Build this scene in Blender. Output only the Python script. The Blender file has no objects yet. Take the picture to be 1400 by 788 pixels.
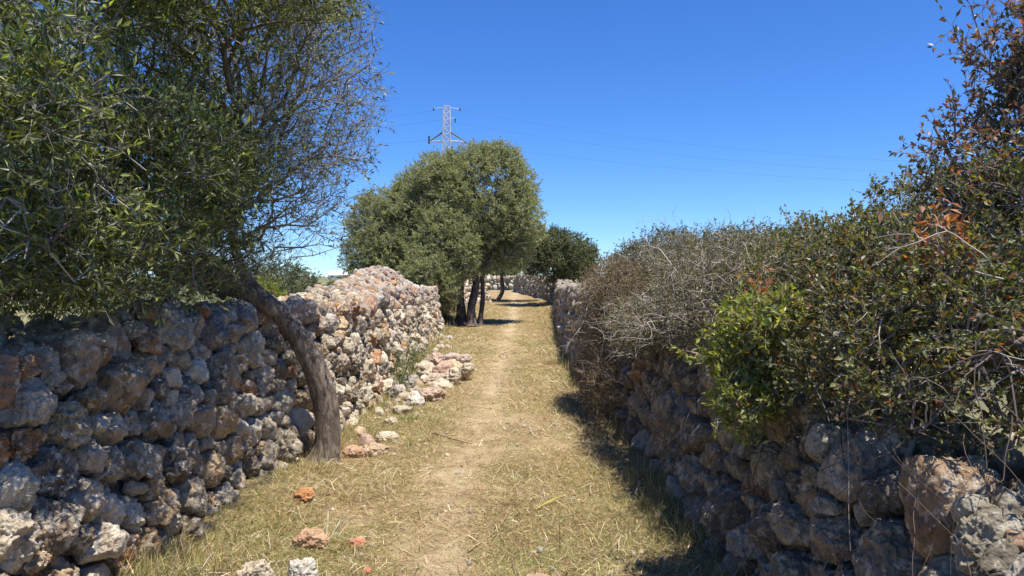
import bpy, bmesh, math, random
import numpy as np
R = math.radians
scene = bpy.context.scene
COL = scene.collection

# ------------------------------------------------------------------ camera, sky, sun, exposure
EYE = 1.6
F = 1018.0                      # focal length in pixels of the 1400 px wide photograph
cam_d = bpy.data.cameras.new("camera"); cam = bpy.data.objects.new("camera", cam_d); COL.objects.link(cam)
cam_d.sensor_width = 36.0; cam_d.lens = 36.0 * F / 1400.0
cam_d.clip_start = 0.05; cam_d.clip_end = 6000
cam.location = (0, 0, EYE); cam.rotation_euler = (R(90 - 0.5), 0, 0)
scene.camera = cam

SUN_EL, SUN_AZ = 72.0, 40.0     # azimuth: degrees behind the camera's right hand
sdir = np.array([math.cos(R(SUN_EL)) * math.cos(R(SUN_AZ)), -math.cos(R(SUN_EL)) * math.sin(R(SUN_AZ)), math.sin(R(SUN_EL))])
world = bpy.data.worlds.new("World"); scene.world = world; world.use_nodes = True
wn = world.node_tree; bg = wn.nodes["Background"]
sky = wn.nodes.new("ShaderNodeTexSky"); sky.sky_type = 'NISHITA'; sky.sun_disc = False
sky.sun_elevation = R(SUN_EL); sky.sun_rotation = R(90 + SUN_AZ)
sky.altitude = 1200; sky.air_density = 1.0; sky.dust_density = 0.0; sky.ozone_density = 4.5
hs = wn.nodes.new("ShaderNodeHueSaturation"); hs.inputs['Saturation'].default_value = 1.18; hs.inputs['Hue'].default_value = 0.502; hs.inputs['Value'].default_value = 1.0
wn.links.new(sky.outputs[0], hs.inputs['Color']); tm = wn.nodes.new("ShaderNodeMix"); tm.data_type = 'RGBA'; tm.blend_type = 'MULTIPLY'; tm.inputs[0].default_value = 1; tm.inputs[7].default_value = (0.64, 0.84, 1.15, 1)
wn.links.new(hs.outputs[0], tm.inputs[6]); wn.links.new(tm.outputs[2], bg.inputs[0]); bg.inputs[1].default_value = 0.113
sl = bpy.data.lights.new("sun", 'SUN'); sun = bpy.data.objects.new("sun", sl); COL.objects.link(sun)
sl.energy = 5.0; sl.angle = R(0.5); sl.color = (1.0, 0.95, 0.87)
from mathutils import Vector
sun.rotation_euler = Vector(sdir).to_track_quat('Z', 'Y').to_euler(); sun.location = (10, -10, 20)
scene.view_settings.view_transform = 'Standard'; scene.view_settings.look = 'None'
scene.view_settings.exposure = 0.55; scene.view_settings.gamma = 1; scene.view_settings.use_curve_mapping = False
scene.cycles.max_bounces = 6; scene.cycles.diffuse_bounces = 3; scene.cycles.transmission_bounces = 3; scene.cycles.transparent_max_bounces = 4

rng = np.random.default_rng(7)
U = lambda a, b, n=None, g=None: (g or rng).uniform(a, b, n)

# ------------------------------------------------------------------ noise
_T = np.random.default_rng(3).uniform(-1, 1, 65536)
def vnoise(p):
    """smooth value noise on (n,3) points, -1..1"""
    i = np.floor(p).astype(np.int64); f = p - i; f = f * f * (3 - 2 * f)
    out = 0
    for dx in (0, 1):
        wx = f[:, 0] if dx else 1 - f[:, 0]
        for dy in (0, 1):
            wy = f[:, 1] if dy else 1 - f[:, 1]
            for dz in (0, 1):
                wz = f[:, 2] if dz else 1 - f[:, 2]
                h = ((i[:, 0] + dx) * 73856093) ^ ((i[:, 1] + dy) * 19349663) ^ ((i[:, 2] + dz) * 83492791)
                out = out + _T[(h ^ (h >> 13)) & 65535] * wx * wy * wz
    return out
def fbm(p, o=3, ridged=False):
    a, s, t = 1.0, 0.0, 0.0
    for k in range(o):
        n = vnoise(p * 2.03 ** k + 17.3 * k)
        if ridged: n = 1 - 2 * np.abs(n)
        s = s + a * n; t += a; a *= 0.5
    return s / t
def n1(x, seed=0.0, o=2):
    x = np.atleast_1d(np.asarray(x, float))
    return fbm(np.stack([x, np.full_like(x, seed), np.full_like(x, 0.37 * seed)], 1), o)

# ------------------------------------------------------------------ mesh / object helpers
def mesh_np(name, V, faces, mat=None, tint=None, smooth=True):
    """faces: (m,k) int array or list of such arrays"""
    if not isinstance(faces, list): faces = [faces]
    faces = [f for f in faces if len(f)]
    me = bpy.data.meshes.new(name)
    V = np.ascontiguousarray(V, np.float32)
    loops = np.concatenate([f.ravel() for f in faces]).astype(np.int32)
    tot = np.concatenate([np.full(len(f), f.shape[1], np.int32) for f in faces])
    st = np.concatenate([[0], np.cumsum(tot)[:-1]]).astype(np.int32)
    me.vertices.add(len(V)); me.vertices.foreach_set("co", V.ravel())
    me.loops.add(len(loops)); me.loops.foreach_set("vertex_index", loops)
    me.polygons.add(len(tot)); me.polygons.foreach_set("loop_start", st); me.polygons.foreach_set("loop_total", tot)
    me.polygons.foreach_set("use_smooth", np.full(len(tot), smooth))
    if tint is not None:
        a = me.color_attributes.new("tint", 'FLOAT_COLOR', 'POINT')
        t = np.ones((len(V), 4), np.float32); t[:, :3] = tint
        a.data.foreach_set("color", t.ravel())
    me.update(calc_edges=True)
    if mat: me.materials.append(mat)
    return me
def obj(name, me, parent=None):
    o = bpy.data.objects.new(name, me); COL.objects.link(o)
    if parent is not None: o.parent = parent
    return o
def tag(o, label=None, cat=None, group=None, kind=None):
    if label: o['label'] = label
    if cat: o['category'] = cat
    if group: o['group'] = group
    if kind: o['kind'] = kind
    return o
def thing(name, label, cat, loc=(0, 0, 0), group=None):
    return tag_empty(name, label, cat, loc, group)
def tag_empty(name, label, cat, loc, group):
    o = bpy.data.objects.new(name, None); COL.objects.link(o); o.location = loc; o.empty_display_size = 0.2
    return tag(o, label, cat, group)
def part(name, me, root, label=None):
    """mesh given in world coordinates under a thing whose empty sits at its base"""
    o = obj(name, me, root); me.transform(__import__('mathutils').Matrix.Translation(-root.location))
    if label: o['label'] = label
    return o
class Acc:
    def __init__(s): s.V = []; s.F = {}; s.T = []; s.n = 0
    def add(s, V, F, T):
        s.V.append(V); s.F.setdefault(F.shape[1], []).append(F + s.n); s.n += len(V)
        s.T.append(np.broadcast_to(np.asarray(T, float), (len(V), 3)))
    def mesh(s, name, mat, smooth=True):
        return mesh_np(name, np.concatenate(s.V), [np.concatenate(f) for f in s.F.values()], mat, np.concatenate(s.T), smooth)

# ------------------------------------------------------------------ materials
def mat_base(name):
    m = bpy.data.materials.new(name); m.use_nodes = True
    nt = m.node_tree; return m, nt, nt.nodes["Principled BSDF"]
def node(nt, t, **kw):
    n = nt.nodes.new(t)
    for k, v in kw.items(): setattr(n, k, v)
    return n
def mixc(nt, fac, a, b, mode='MIX'):
    n = node(nt, 'ShaderNodeMix', data_type='RGBA', blend_type=mode)
    for sock, v in ((n.inputs[0], fac), (n.inputs[6], a), (n.inputs[7], b)):
        if hasattr(v, 'links') or hasattr(v, 'is_output'): nt.links.new(v, sock)
        elif isinstance(v, (int, float)): sock.default_value = v
        else: sock.default_value = (*v, 1)
    return n.outputs[2]
def noise_n(nt, scale, detail=4, rough=0.55, vec=None, dist=0.0):
    n = node(nt, 'ShaderNodeTexNoise'); n.inputs['Scale'].default_value = scale; n.inputs['Detail'].default_value = detail
    n.inputs['Roughness'].default_value = rough; n.inputs['Distortion'].default_value = dist
    if vec is not None: nt.links.new(vec, n.inputs['Vector'])
    return n.outputs['Fac']
def ramp(nt, fac, lo, hi):
    n = node(nt, 'ShaderNodeMapRange'); nt.links.new(fac, n.inputs[0])
    n.inputs[1].default_value = lo; n.inputs[2].default_value = hi; return n.outputs[0]
def mathn(nt, op, a, b=0.0):
    n = node(nt, 'ShaderNodeMath', operation=op)
    for s, v in ((n.inputs[0], a), (n.inputs[1], b)):
        if isinstance(v, (int, float)): s.default_value = v
        else: nt.links.new(v, s)
    return n.outputs[0]
def bump(nt, p, h, strength, dist):
    b = node(nt, 'ShaderNodeBump'); b.inputs['Strength'].default_value = strength; b.inputs['Distance'].default_value = dist
    nt.links.new(h, b.inputs['Height']); nt.links.new(b.outputs[0], p.inputs['Normal'])

def stone_mat(name, lichen, dark, orange, bumpd=0.012):
    m, nt, p = mat_base(name)
    pos = node(nt, 'ShaderNodeNewGeometry').outputs['Position']
    tint = node(nt, 'ShaderNodeAttribute', attribute_name='tint').outputs['Color']
    c = mixc(nt, ramp(nt, noise_n(nt, 9, 6, 0.65, pos), 0.3, 0.7), (0.60, 0.57, 0.53), (1.25, 1.25, 1.22))
    c = mixc(nt, 1.0, tint, c, 'MULTIPLY')
    o = mathn(nt, 'MULTIPLY', ramp(nt, noise_n(nt, 5.3, 4, 0.6, pos, 0.6), 0.60 - 0.05 * orange, 0.70), 0.75 * min(1, orange))
    c = mixc(nt, o, c, (0.42, 0.20, 0.08))
    l = mathn(nt, 'MULTIPLY', ramp(nt, noise_n(nt, 17, 5, 0.7, pos, 0.4), 0.52, 0.60), lichen)
    c = mixc(nt, l, c, (0.66, 0.59, 0.46))
    d = mathn(nt, 'MULTIPLY', ramp(nt, noise_n(nt, 26, 6, 0.75, pos, 0.3), 0.55, 0.66), dark)
    c = mixc(nt, d, c, (0.055, 0.05, 0.047))
    nt.links.new(c, p.inputs['Base Color']); p.inputs['Roughness'].default_value = 0.92
    p.inputs['Specular IOR Level'].default_value = 0.25
    v = node(nt, 'ShaderNodeTexVoronoi'); v.inputs['Scale'].default_value = 55; nt.links.new(pos, v.inputs['Vector'])
    h = mathn(nt, 'ADD', noise_n(nt, 38, 8, 0.72, pos), mathn(nt, 'MULTIPLY', ramp(nt, v.outputs['Distance'], 0.0, 0.35), 0.35))
    bump(nt, p, h, 0.85, bumpd)
    return m
def leaf_mat(name, trans=0.35, rough=0.42, mult=1.0):
    m, nt, p = mat_base(name)
    tint = node(nt, 'ShaderNodeAttribute', attribute_name='tint').outputs['Color']
    geo = node(nt, 'ShaderNodeNewGeometry')
    under = mixc(nt, 0.4, tint, (0.22, 0.23, 0.15))
    c = mixc(nt, geo.outputs['Backfacing'], tint, under)
    nt.links.new(c, p.inputs['Base Color']); p.inputs['Roughness'].default_value = rough
    p.inputs['Specular IOR Level'].default_value = 0.32
    t = node(nt, 'ShaderNodeBsdfTranslucent'); nt.links.new(mixc(nt, 1.0, tint, (1.5, 1.6, 0.7), 'MULTIPLY'), t.inputs[0])
    mx = node(nt, 'ShaderNodeMixShader'); mx.inputs[0].default_value = trans
    nt.links.new(p.outputs[0], mx.inputs[1]); nt.links.new(t.outputs[0], mx.inputs[2])
    nt.links.new(mx.outputs[0], nt.nodes['Material Output'].inputs[0])
    return m
def tint_mat(name, rough=0.9, trans=0.0):
    m, nt, p = mat_base(name)
    tint = node(nt, 'ShaderNodeAttribute', attribute_name='tint').outputs['Color']
    nt.links.new(tint, p.inputs['Base Color']); p.inputs['Roughness'].default_value = rough
    p.inputs['Specular IOR Level'].default_value = 0.2
    return m
def bark_mat(name, a, b, scale=11, stretch=0.30):
    m, nt, p = mat_base(name)
    pos = node(nt, 'ShaderNodeNewGeometry').outputs['Position']
    mp = node(nt, 'ShaderNodeMapping'); mp.inputs['Scale'].default_value = (1, 1, stretch); nt.links.new(pos, mp.inputs[0])
    n1_ = noise_n(nt, scale * 3, 8, 0.7, mp.outputs[0], 0.8); n2_ = noise_n(nt, scale * 0.5, 4, 0.6, pos)
    c = mixc(nt, ramp(nt, n1_, 0.40, 0.60), tuple(.45 * x for x in a), b)
    c = mixc(nt, ramp(nt, n2_, 0.45, 0.7), c, tuple(0.5 * x for x in a))
    nt.links.new(c, p.inputs['Base Color']); p.inputs['Roughness'].default_value = 0.9
    bump(nt, p, n1_, 1.0, 0.02)
    return m
def flat_mat(name, col, rough=0.7, metal=0.0):
    m, nt, p = mat_base(name)
    pos = node(nt, 'ShaderNodeNewGeometry').outputs['Position']
    c = mixc(nt, ramp(nt, noise_n(nt, 3, 5, 0.6, pos), 0.3, 0.7), tuple(x * 0.8 for x in col), tuple(min(1, x * 1.1) for x in col))
    nt.links.new(c, p.inputs['Base Color']); p.inputs['Roughness'].default_value = rough; p.inputs['Metallic'].default_value = metal
    return m

M_STONE_L = stone_mat('pitted_limestone', 0.85, 0.6, 0.5, 0.03)
M_STONE_R = stone_mat('smooth_fieldstone', 0.55, 0.6, 0.2, 0.022)
M_STONE_G = stone_mat('fallen_limestone', 0.3, 0.35, 0.3, 0.012)
M_LEAF = leaf_mat('olive_leaf', 0.28)
M_LEAF_F = leaf_mat('far_olive_leaf', 0.42, 0.45)
M_LEAF_M = leaf_mat('mastic_leaf', 0.32, 0.38)
M_TWIG = tint_mat('dry_twig', 0.85)
M_GRASS = leaf_mat('cut_grass', 0.2, 0.7)
M_BARK = bark_mat('olive_bark', (0.21, 0.155, 0.11), (0.38, 0.30, 0.225))
M_BARK_D = bark_mat('dark_bark', (0.10, 0.075, 0.055), (0.21, 0.165, 0.125))

# ------------------------------------------------------------------ the lie of the land
def zg(x, y):
    """ground height"""
    x = np.asarray(x, float); y = np.asarray(y, float)
    t = np.clip(y - 12, 0, 60); z = 0.00045 * t * t
    z = z + np.clip(y - 72, 0, 2500) * 0.0058 * np.exp(-np.clip(y - 72, 0, 3000) / 2500)
    return z
def zpath(x, y):
    x = np.asarray(x, float); y = np.asarray(y, float); s = x.shape
    p = np.stack([x.ravel(), y.ravel(), np.zeros(x.size)], 1)
    n = 0.05 * vnoise(p * 0.7) + 0.022 * vnoise(p * 2.7) + 0.010 * vnoise(p * 9) + 0.006 * vnoise(p * 23)
    # worn middle slightly lower, verges banked against the walls
    c = path_mid(y.ravel()); d = np.abs(x.ravel() - c)
    n = n + 0.10 * np.clip(d - 1.0, 0, 1.0) ** 1.5 - 0.02 * np.exp(-(d / 0.35) ** 2)
    return zg(x, y) + n.reshape(s)
LEFT = np.array([(-2.15, 0.2), (-2.04, 2.2), (-2.0, 4.0), (-1.98, 5.4), (-1.85, 6.6), (-1.72, 8.0), (-1.74, 10.5), (-1.80, 13), (-1.9, 17), (-1.98, 21), (-2.3, 25), (-2.55, 29), (-2.3, 34), (-1.9, 38), (-1.15, 41.5)])
RIGHT = np.array([(1.20, 0.1), (1.16, 2.2), (1.14, 4.2), (1.20, 7), (1.14, 10), (1.10, 13), (1.12, 17), (1.38, 23), (1.62, 29), (2.05, 36), (2.2, 41), (1.7, 46.5), (0.9, 51), (0.05, 55)])
def path_mid(y):
    return 0.5 * (np.interp(y, LEFT[:, 1], LEFT[:, 0]) + np.interp(y, RIGHT[:, 1], RIGHT[:, 0]))

def grid_mesh(name, X, Y, zf, mat):
    gx, gy = np.meshgrid(X, Y); V = np.stack([gx.ravel(), gy.ravel(), zf(gx, gy).ravel()], 1)
    nx, ny = len(X), len(Y); i = (np.arange(ny - 1)[:, None] * nx + np.arange(nx - 1)[None]).ravel()
    return mesh_np(name, V, np.stack([i, i + 1, i + nx + 1, i + nx], 1), mat)
def spread(a, b, n, e=2.5):
    return a + (b - a) * np.linspace(0, 1, n) ** e

# field material
m_field, nt, p = mat_base('dry_field')
pos = node(nt, 'ShaderNodeNewGeometry').outputs['Position']
c = mixc(nt, ramp(nt, noise_n(nt, 0.05, 5, 0.6, pos), 0.4, 0.6), (0.30, 0.25, 0.12), (0.10, 0.13, 0.04))
c = mixc(nt, ramp(nt, noise_n(nt, 1.3, 8, 0.7, pos), 0.45, 0.65), c, (0.17, 0.16, 0.07))
nt.links.new(c, p.inputs['Base Color']); p.inputs['Roughness'].default_value = 1
bump(nt, p, noise_n(nt, 6, 8, 0.7, pos), 1.0, 0.1)
X = np.concatenate([-spread(3, 2200, 60, 3.5)[::-1], np.linspace(-2.8, 2.8, 40), spread(3, 2200, 60, 3.5)])
Y = np.concatenate([np.linspace(-6, 60, 120), spread(62, 4500, 60, 3)])
def zfield(x, y):
    p = np.stack([x.ravel(), y.ravel(), 0 * x.ravel()], 1)
    far = np.clip((np.hypot(x, y) - 30) / 300, 0, 1)
    w = np.clip((np.abs(x) - 2.7) / 1.0, 0, 1)
    return zg(x, y) - 0.035 - 0.2 * (1 - w) + (0.12 * vnoise(p * 0.4)).reshape(x.shape) * w + (far ** 1.3) * 5.0 * (vnoise(p * 0.004).reshape(x.shape) * .5 + .2)
tag(obj('ground', grid_mesh('ground', X, Y, zfield, m_field)), kind='structure')

# path
m_path, nt, p = mat_base('trodden_dry_grass')
pos = node(nt, 'ShaderNodeNewGeometry').outputs['Position']
fine = noise_n(nt, 70, 8, 0.75, pos, 0.5); med = noise_n(nt, 5, 6, 0.65, pos); big = noise_n(nt, 1.1, 4, 0.6, pos)
c = mixc(nt, ramp(nt, fine, 0.35, 0.68), (0.13, 0.085, 0.042), (0.50, 0.36, 0.19))
c = mixc(nt, mathn(nt, 'MULTIPLY', ramp(nt, med, 0.48, 0.64), 0.45), c, (0.22, 0.185, 0.075))
c = mixc(nt, mathn(nt, 'MULTIPLY', ramp(nt, big, 0.5, 0.64), 0.5), c, (0.54, 0.42, 0.245))
att = node(nt, 'ShaderNodeAttribute', attribute_name='tint'); sep = node(nt, 'ShaderNodeSeparateColor'); nt.links.new(att.outputs['Color'], sep.inputs[0])
bare = mathn(nt, 'MULTIPLY', sep.outputs[0], ramp(nt, noise_n(nt, 3.2, 6, 0.7, pos), 0.36, 0.58))
c = mixc(nt, mathn(nt, 'MULTIPLY', bare, 0.8), c, mixc(nt, ramp(nt, fine, 0.3, 0.7), (0.42, 0.31, 0.18), (0.62, 0.49, 0.31)))
nt.links.new(c, p.inputs['Base Color']); p.inputs['Roughness'].default_value = 1; p.inputs['Specular IOR Level'].default_value = 0.1
bump(nt, p, mathn(nt, 'ADD', fine, mathn(nt, 'MULTIPLY', med, 1.5)), 0.9, 0.02)
Yp = np.concatenate([np.linspace(0.1, 12, 400), np.linspace(12.06, 30, 230), np.linspace(30.2, 58, 100)])
T = np.linspace(0, 1, 110)
xl = np.interp(Yp, LEFT[:, 1], LEFT[:, 0]) - 0.35; xr = np.interp(Yp, RIGHT[:, 1], RIGHT[:, 0]) + 0.35
xl = np.where(Yp > 41, np.interp(Yp, [41, 47, 58], [-1.5, -2.6, -6]), xl)
gx = xl[:, None] + (xr - xl)[:, None] * T[None]; gy = np.repeat(Yp[:, None], len(T), 1)
Vp = np.stack([gx.ravel(), gy.ravel(), zpath(gx, gy).ravel()], 1)
cx = np.interp(Vp[:, 1], [3, 6, 9, 14, 20, 40], [-0.45, -0.45, -0.35, -0.25, -0.1, 0.2]) + 0.1 * n1(Vp[:, 1] * .5, 4.)
bare_m = np.exp(-((Vp[:, 0] - cx) / 0.33) ** 2)
i = (np.arange(len(Yp) - 1)[:, None] * len(T) + np.arange(len(T) - 1)[None]).ravel()
tag(obj('path', mesh_np('path', Vp, np.stack([i, i + 1, i + len(T) + 1, i + len(T)], 1), m_path, np.stack([bare_m, bare_m, bare_m], 1))), kind='structure')

# ------------------------------------------------------------------ stones
_ico = {}
def ico(k):
    if k not in _ico:
        bm = bmesh.new(); bmesh.ops.create_icosphere(bm, subdivisions=k, radius=1)
        V = np.array([v.co[:] for v in bm.verts]); Fc = np.array([[v.index for v in f.verts] for f in bm.faces]); bm.free()
        _ico[k] = (V, Fc)
    return _ico[k]
def lod(d): return 6 if d < 4.2 else 5 if d < 9.5 else 4 if d < 19 else 3 if d < 32 else 2
def rough_up(P, N, size, karst, sc):
    """displace world points P along N: broad lumps, then pits and ridges"""
    q = P / size
    d = 0.16 * fbm(q * 0.9 + sc, 2) + 0.05 * fbm(q * 2.6 + sc, 2)
    if karst > 0:
        r = fbm(q * 2.4 + sc * 1.7, 3, True)
        d = d + karst * (0.15 * r - 0.26 * np.clip(fbm(q * 3.6 + sc * 0.3, 2) - 0.10, 0, 1) - 0.05 * fbm(q * 8 + sc, 2, True))
    return P + N * (size * d)[:, None]
def fitted_stone(center, e1, e2, e3, nb, dj, size, depth, pw, karst, k, g, gap=0.97, rmax=1.5):
    """one stone filling its cell among neighbours nb (offsets in the wall's face plane)"""
    D, Fc = ico(k)
    th = np.arctan2(D[:, 1], D[:, 0]); rho = np.hypot(D[:, 0], D[:, 1]); ct, st = np.cos(th), np.sin(th)
    nd = np.hypot(nb[:, 0], nb[:, 1]); cosm = (ct[:, None] * nb[None, :, 0] + st[:, None] * nb[None, :, 1]) / nd[None]
    r = dj[None] / np.clip(cosm, 0.02, 1); r = np.minimum(r, size * rmax * 2)
    r = np.concatenate([r, np.full((len(r), 1), size * rmax)], 1)
    r = (np.sum(r ** -pw, 1)) ** (-1 / pw) * gap
    ip = r * rho ** 0.62; out = depth * np.sign(D[:, 2]) * np.abs(D[:, 2]) ** 0.62
    a, b = ip * ct, ip * st
    t1, t2 = g.normal(0, 0.16, 2)
    out = out + (t1 * a + t2 * b)
    Pl = np.stack([a, b, out], 1)
    for _ in range(9):          # cleaved faces
        n = g.normal(size=3) * (1, 1, 1.5); n[2] = abs(n[2]); n /= np.linalg.norm(n); pr_ = Pl @ n; lim = g.uniform(0.55, 0.9) * np.max(pr_)
        Pl = Pl - (np.clip(pr_ - lim, 0, None) * 0.8)[:, None] * n
    P = center + Pl @ np.stack([e1, e2, e3])
    N = D[:, :1] * e1 + D[:, 1:2] * e2 + D[:, 2:3] * e3
    return rough_up(P, N, size, karst, g.uniform(0, 50, 3)), Fc
def loose_stone(center, half, k, karst, g, rot=None, box=0.75):
    D, Fc = ico(k)
    S = np.sign(D) * np.abs(D) ** box
    if rot is None:
        q = g.normal(size=4); q /= np.linalg.norm(q); w, x, y, z = q
        rot = np.array([[1-2*(y*y+z*z), 2*(x*y-z*w), 2*(x*z+y*w)], [2*(x*y+z*w), 1-2*(x*x+z*z), 2*(y*z-x*w)], [2*(x*z-y*w), 2*(y*z+x*w), 1-2*(x*x+y*y)]])
    # a few chopped planes make it angular
    Pn = S * np.asarray(half)
    for _ in range(9):
        n = g.normal(size=3); n /= np.linalg.norm(n); lim = g.uniform(0.55, 0.9) * np.max(Pn @ n)
        ex = np.clip(Pn @ n - lim, 0, None); Pn = Pn - ex[:, None] * n * 0.85
    P = center + Pn @ rot.T; N = D @ rot.T
    return rough_up(P, N, float(np.mean(half)), karst, g.uniform(0, 50, 3)), Fc

class Line:
    def __init__(s, pts):
        # resample smoothly
        p = np.array(pts, float); d = np.concatenate([[0], np.cumsum(np.hypot(*np.diff(p, axis=0).T))])
        s.L = d[-1]; s.S = np.linspace(0, s.L, int(s.L / 0.25) + 2)
        k = np.ones(5) / 5
        s.P = np.stack([np.interp(s.S, d, p[:, j]) for j in (0, 1)], 1)
        for j in (0, 1):
            q = np.pad(s.P[:, j], 2, mode='edge'); q2 = np.convolve(q, k, 'valid'); q2[:2] = s.P[:2, j]; q2[-2:] = s.P[-2:, j]; s.P[:, j] = q2
    def at(s, t):
        return np.array([np.interp(t, s.S, s.P[:, 0]), np.interp(t, s.S, s.P[:, 1])])
    def dirn(s, t):
        a, b = s.at(min(s.L, t + 0.3)), s.at(max(0, t - 0.3)); v = a - b; return v / np.linalg.norm(v)

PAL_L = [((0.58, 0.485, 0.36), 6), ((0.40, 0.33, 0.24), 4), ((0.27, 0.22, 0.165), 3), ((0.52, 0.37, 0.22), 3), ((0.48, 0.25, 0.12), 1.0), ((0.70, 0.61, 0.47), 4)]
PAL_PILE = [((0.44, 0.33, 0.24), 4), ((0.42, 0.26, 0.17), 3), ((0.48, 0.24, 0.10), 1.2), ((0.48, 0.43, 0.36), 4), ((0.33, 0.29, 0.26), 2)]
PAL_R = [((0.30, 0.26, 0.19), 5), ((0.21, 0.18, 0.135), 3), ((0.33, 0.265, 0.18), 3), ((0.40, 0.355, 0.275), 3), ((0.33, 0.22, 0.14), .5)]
def pick(pal, g):
    w = np.array([b for _, b in pal], float); c = np.array(pal[g.choice(len(pal), p=w / w.sum())][0])
    return np.clip(c * g.uniform(0.8, 1.18) * (1 + g.normal(0, 0.012, 3)), 0.02, 0.8)

def build_wall(name, label, line, side, H, batter, pal, karst, pw, mat, stone_s, width=0.75, gap=0.97, pile=None, both_top=True, group=None, rowh=0.17, dmax_top=1e9):
    """side: +1 when the seen face looks to the right of the direction of travel"""
    g = np.random.default_rng(hash_str(name + label))
    root = thing(name, label, 'wall', (*line.at(0), 0), group)
    stones = []          # (weight, V, F, tint)
    def frame(s, z=0):
        d = line.dirn(s); out = np.array([d[1], -d[0]]) * side
        b = line.at(s); return b, np.array([d[0], d[1], 0]), np.array([out[0], out[1], 0])
    # stones of very different sizes thrown into the face, biggest first; small ones chink the gaps
    seeds = np.zeros((0, 3)); Hs = np.array([H(q) for q in np.arange(0, line.L + .2, .1)]); Sg = np.arange(0, line.L + .2, .1)
    dist = np.hypot(np.interp(Sg, line.S, line.P[:, 0]), np.interp(Sg, line.S, line.P[:, 1]))
    f = stone_s / 0.225
    for r0, tries in ((0.185, 55), (0.155, 110), (0.125, 240), (0.10, 420), (0.078, 620), (0.058, 700)):
        r0 *= f; n_ = int(tries * line.L / f)
        if r0 < 0.09: n_ = int(tries * min(line.L, 26))
        cs = g.uniform(0, min(line.L, 26) if r0 < 0.09 else line.L, n_); cz = g.uniform(0.0, 1.9, n_) ; rr = r0 * g.uniform(.88, 1.12, n_)
        ok = cz < np.interp(cs, Sg, Hs) - 0.5 * rr; cs, cz, rr = cs[ok], cz[ok], rr[ok]
        new = list(seeds)
        arr = np.zeros((len(seeds) + len(cs), 3)); arr[:len(seeds)] = seeds; m = len(seeds)
        for q in range(len(cs)):
            d2 = ((arr[:m, 0] - cs[q]) / 1.12) ** 2 + ((arr[:m, 1] - cz[q]) * 1.18) ** 2
            if m == 0 or np.all(d2 > (0.92 * (arr[:m, 2] + rr[q])) ** 2): arr[m] = (cs[q], cz[q], rr[q]); m += 1
        seeds = arr[:m]
    seeds = seeds[np.argsort(seeds[:, 0])]
    for i, (s, zz, ri) in enumerate(seeds):
        a = max(0, i - 70); o_ = np.delete(seeds[a:i + 70], i - a, 0); nbr = o_[:, :2] - (s, zz)
        nd = np.hypot(nbr[:, 0], nbr[:, 1]); dj = (nd ** 2 + ri ** 2 - o_[:, 2] ** 2) / (2 * np.maximum(nd, .02))
        kk = np.argsort(dj)[:16]; nb = nbr[kk]; dj = np.maximum(dj[kk], 0.02)
        size = float(ri)
        b, e1, out = frame(np.clip(s, 0, line.L)); d = math.hypot(*b)
        base = float(zg(b[0], b[1]))
        e3 = out * math.cos(batter) + np.array([0, 0, math.sin(batter)]); e2 = np.cross(e3, e1) * (1 if np.cross(e3, e1)[2] > 0 else -1)
        c = np.array([b[0], b[1], base + zz]) - out * (zz * math.tan(batter)) + out * g.normal(0.0, 0.03) - out * (0.05 + 0.35 * size)
        depth = size * g.uniform(0.8, 1.2) + 0.02
        V, Fc = fitted_stone(c, e1, e2, e3, nb, dj, size, depth, pw, karst * g.uniform(0.5, 1.3), lod(d), g, gap)
        T = pick(pal if zz < H(s) - 0.25 or pile is None else PAL_PILE, g)
        stones.append((size ** 2 / max(d, 1) ** 2 * vis(c), V, Fc, T))
    # rubble along the top
    s = 0.0
    while s < line.L:
        b, e1, out = frame(s); d = math.hypot(*b); base = float(zg(b[0], b[1])); top = H(s)
        n_across = 5 if d < 14 else 4 if d < 24 else 3
        for j in range(n_across):
            u = (j + g.uniform(0.1, 0.9)) / n_across
            sz = stone_s * g.uniform(0.26, 0.52)
            zc = top - 0.03 + g.normal(0, 0.03)
            off = 0.06 + u * (width - 0.12)
            if pile is not None and pile(s) > 0.02:
                sz *= 0.85
                zc = top + pile(s) * math.sin(min(1, u * 1.3) * math.pi / 2) + g.normal(0, 0.02)
            c = np.array([b[0], b[1], base + zc]) - out * (top * math.tan(batter) + off) + e1 * g.normal(0, 0.05)
            V, Fc = loose_stone(c, sz * g.uniform(0.7, 1.25, 3) * (1.1, 1, 0.8), max(2, lod(d) - 1 if d > 5 else 5), karst * g.uniform(0.3, 1.0), g)
            T = pick(PAL_PILE if pile is not None and pile(s) > 0.1 and u > 0.1 else pal, g)
            stones.append((sz ** 2 / max(d, 1) ** 2 * vis(c), V, Fc, T))
        s += stone_s * (0.55 if d < 24 else 0.8)
    # a second and third layer for the heap
    if pile is not None:
        for s in np.arange(0, line.L, 0.075):
            if pile(s) <= 0.12: continue
            b, e1, out = frame(s); d = math.hypot(*b); base = float(zg(b[0], b[1])); top = H(s)
            for u in g.uniform(0, 1, 3):
                zc = top + pile(s) * math.sin(min(1, u * 1.3) * math.pi / 2) - 0.02
                sz = g.uniform(0.045, 0.10)
                c = np.array([b[0], b[1], base + zc]) - out * (top * math.tan(batter) + 0.02 + u * (width - 0.1))
                V, Fc = loose_stone(c, sz * g.uniform(0.7, 1.3, 3), max(2, lod(d) - 1), karst * 0.6, g)
                stones.append((sz ** 2 / d ** 2 * vis(c), V, Fc, pick(PAL_PILE, g)))
    stones.sort(key=lambda t: -t[0])
    for (w, V, Fc, T) in stones[:100]:
        c = V.mean(0); me = mesh_np('stone', V, Fc, mat, T)
        part('stone', me, root)
    ac = Acc()
    for (w, V, Fc, T) in stones[100:]: ac.add(V, Fc, T)
    o = part('stones', ac.mesh('stones', mat), root); o['kind'] = 'stuff'
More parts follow.
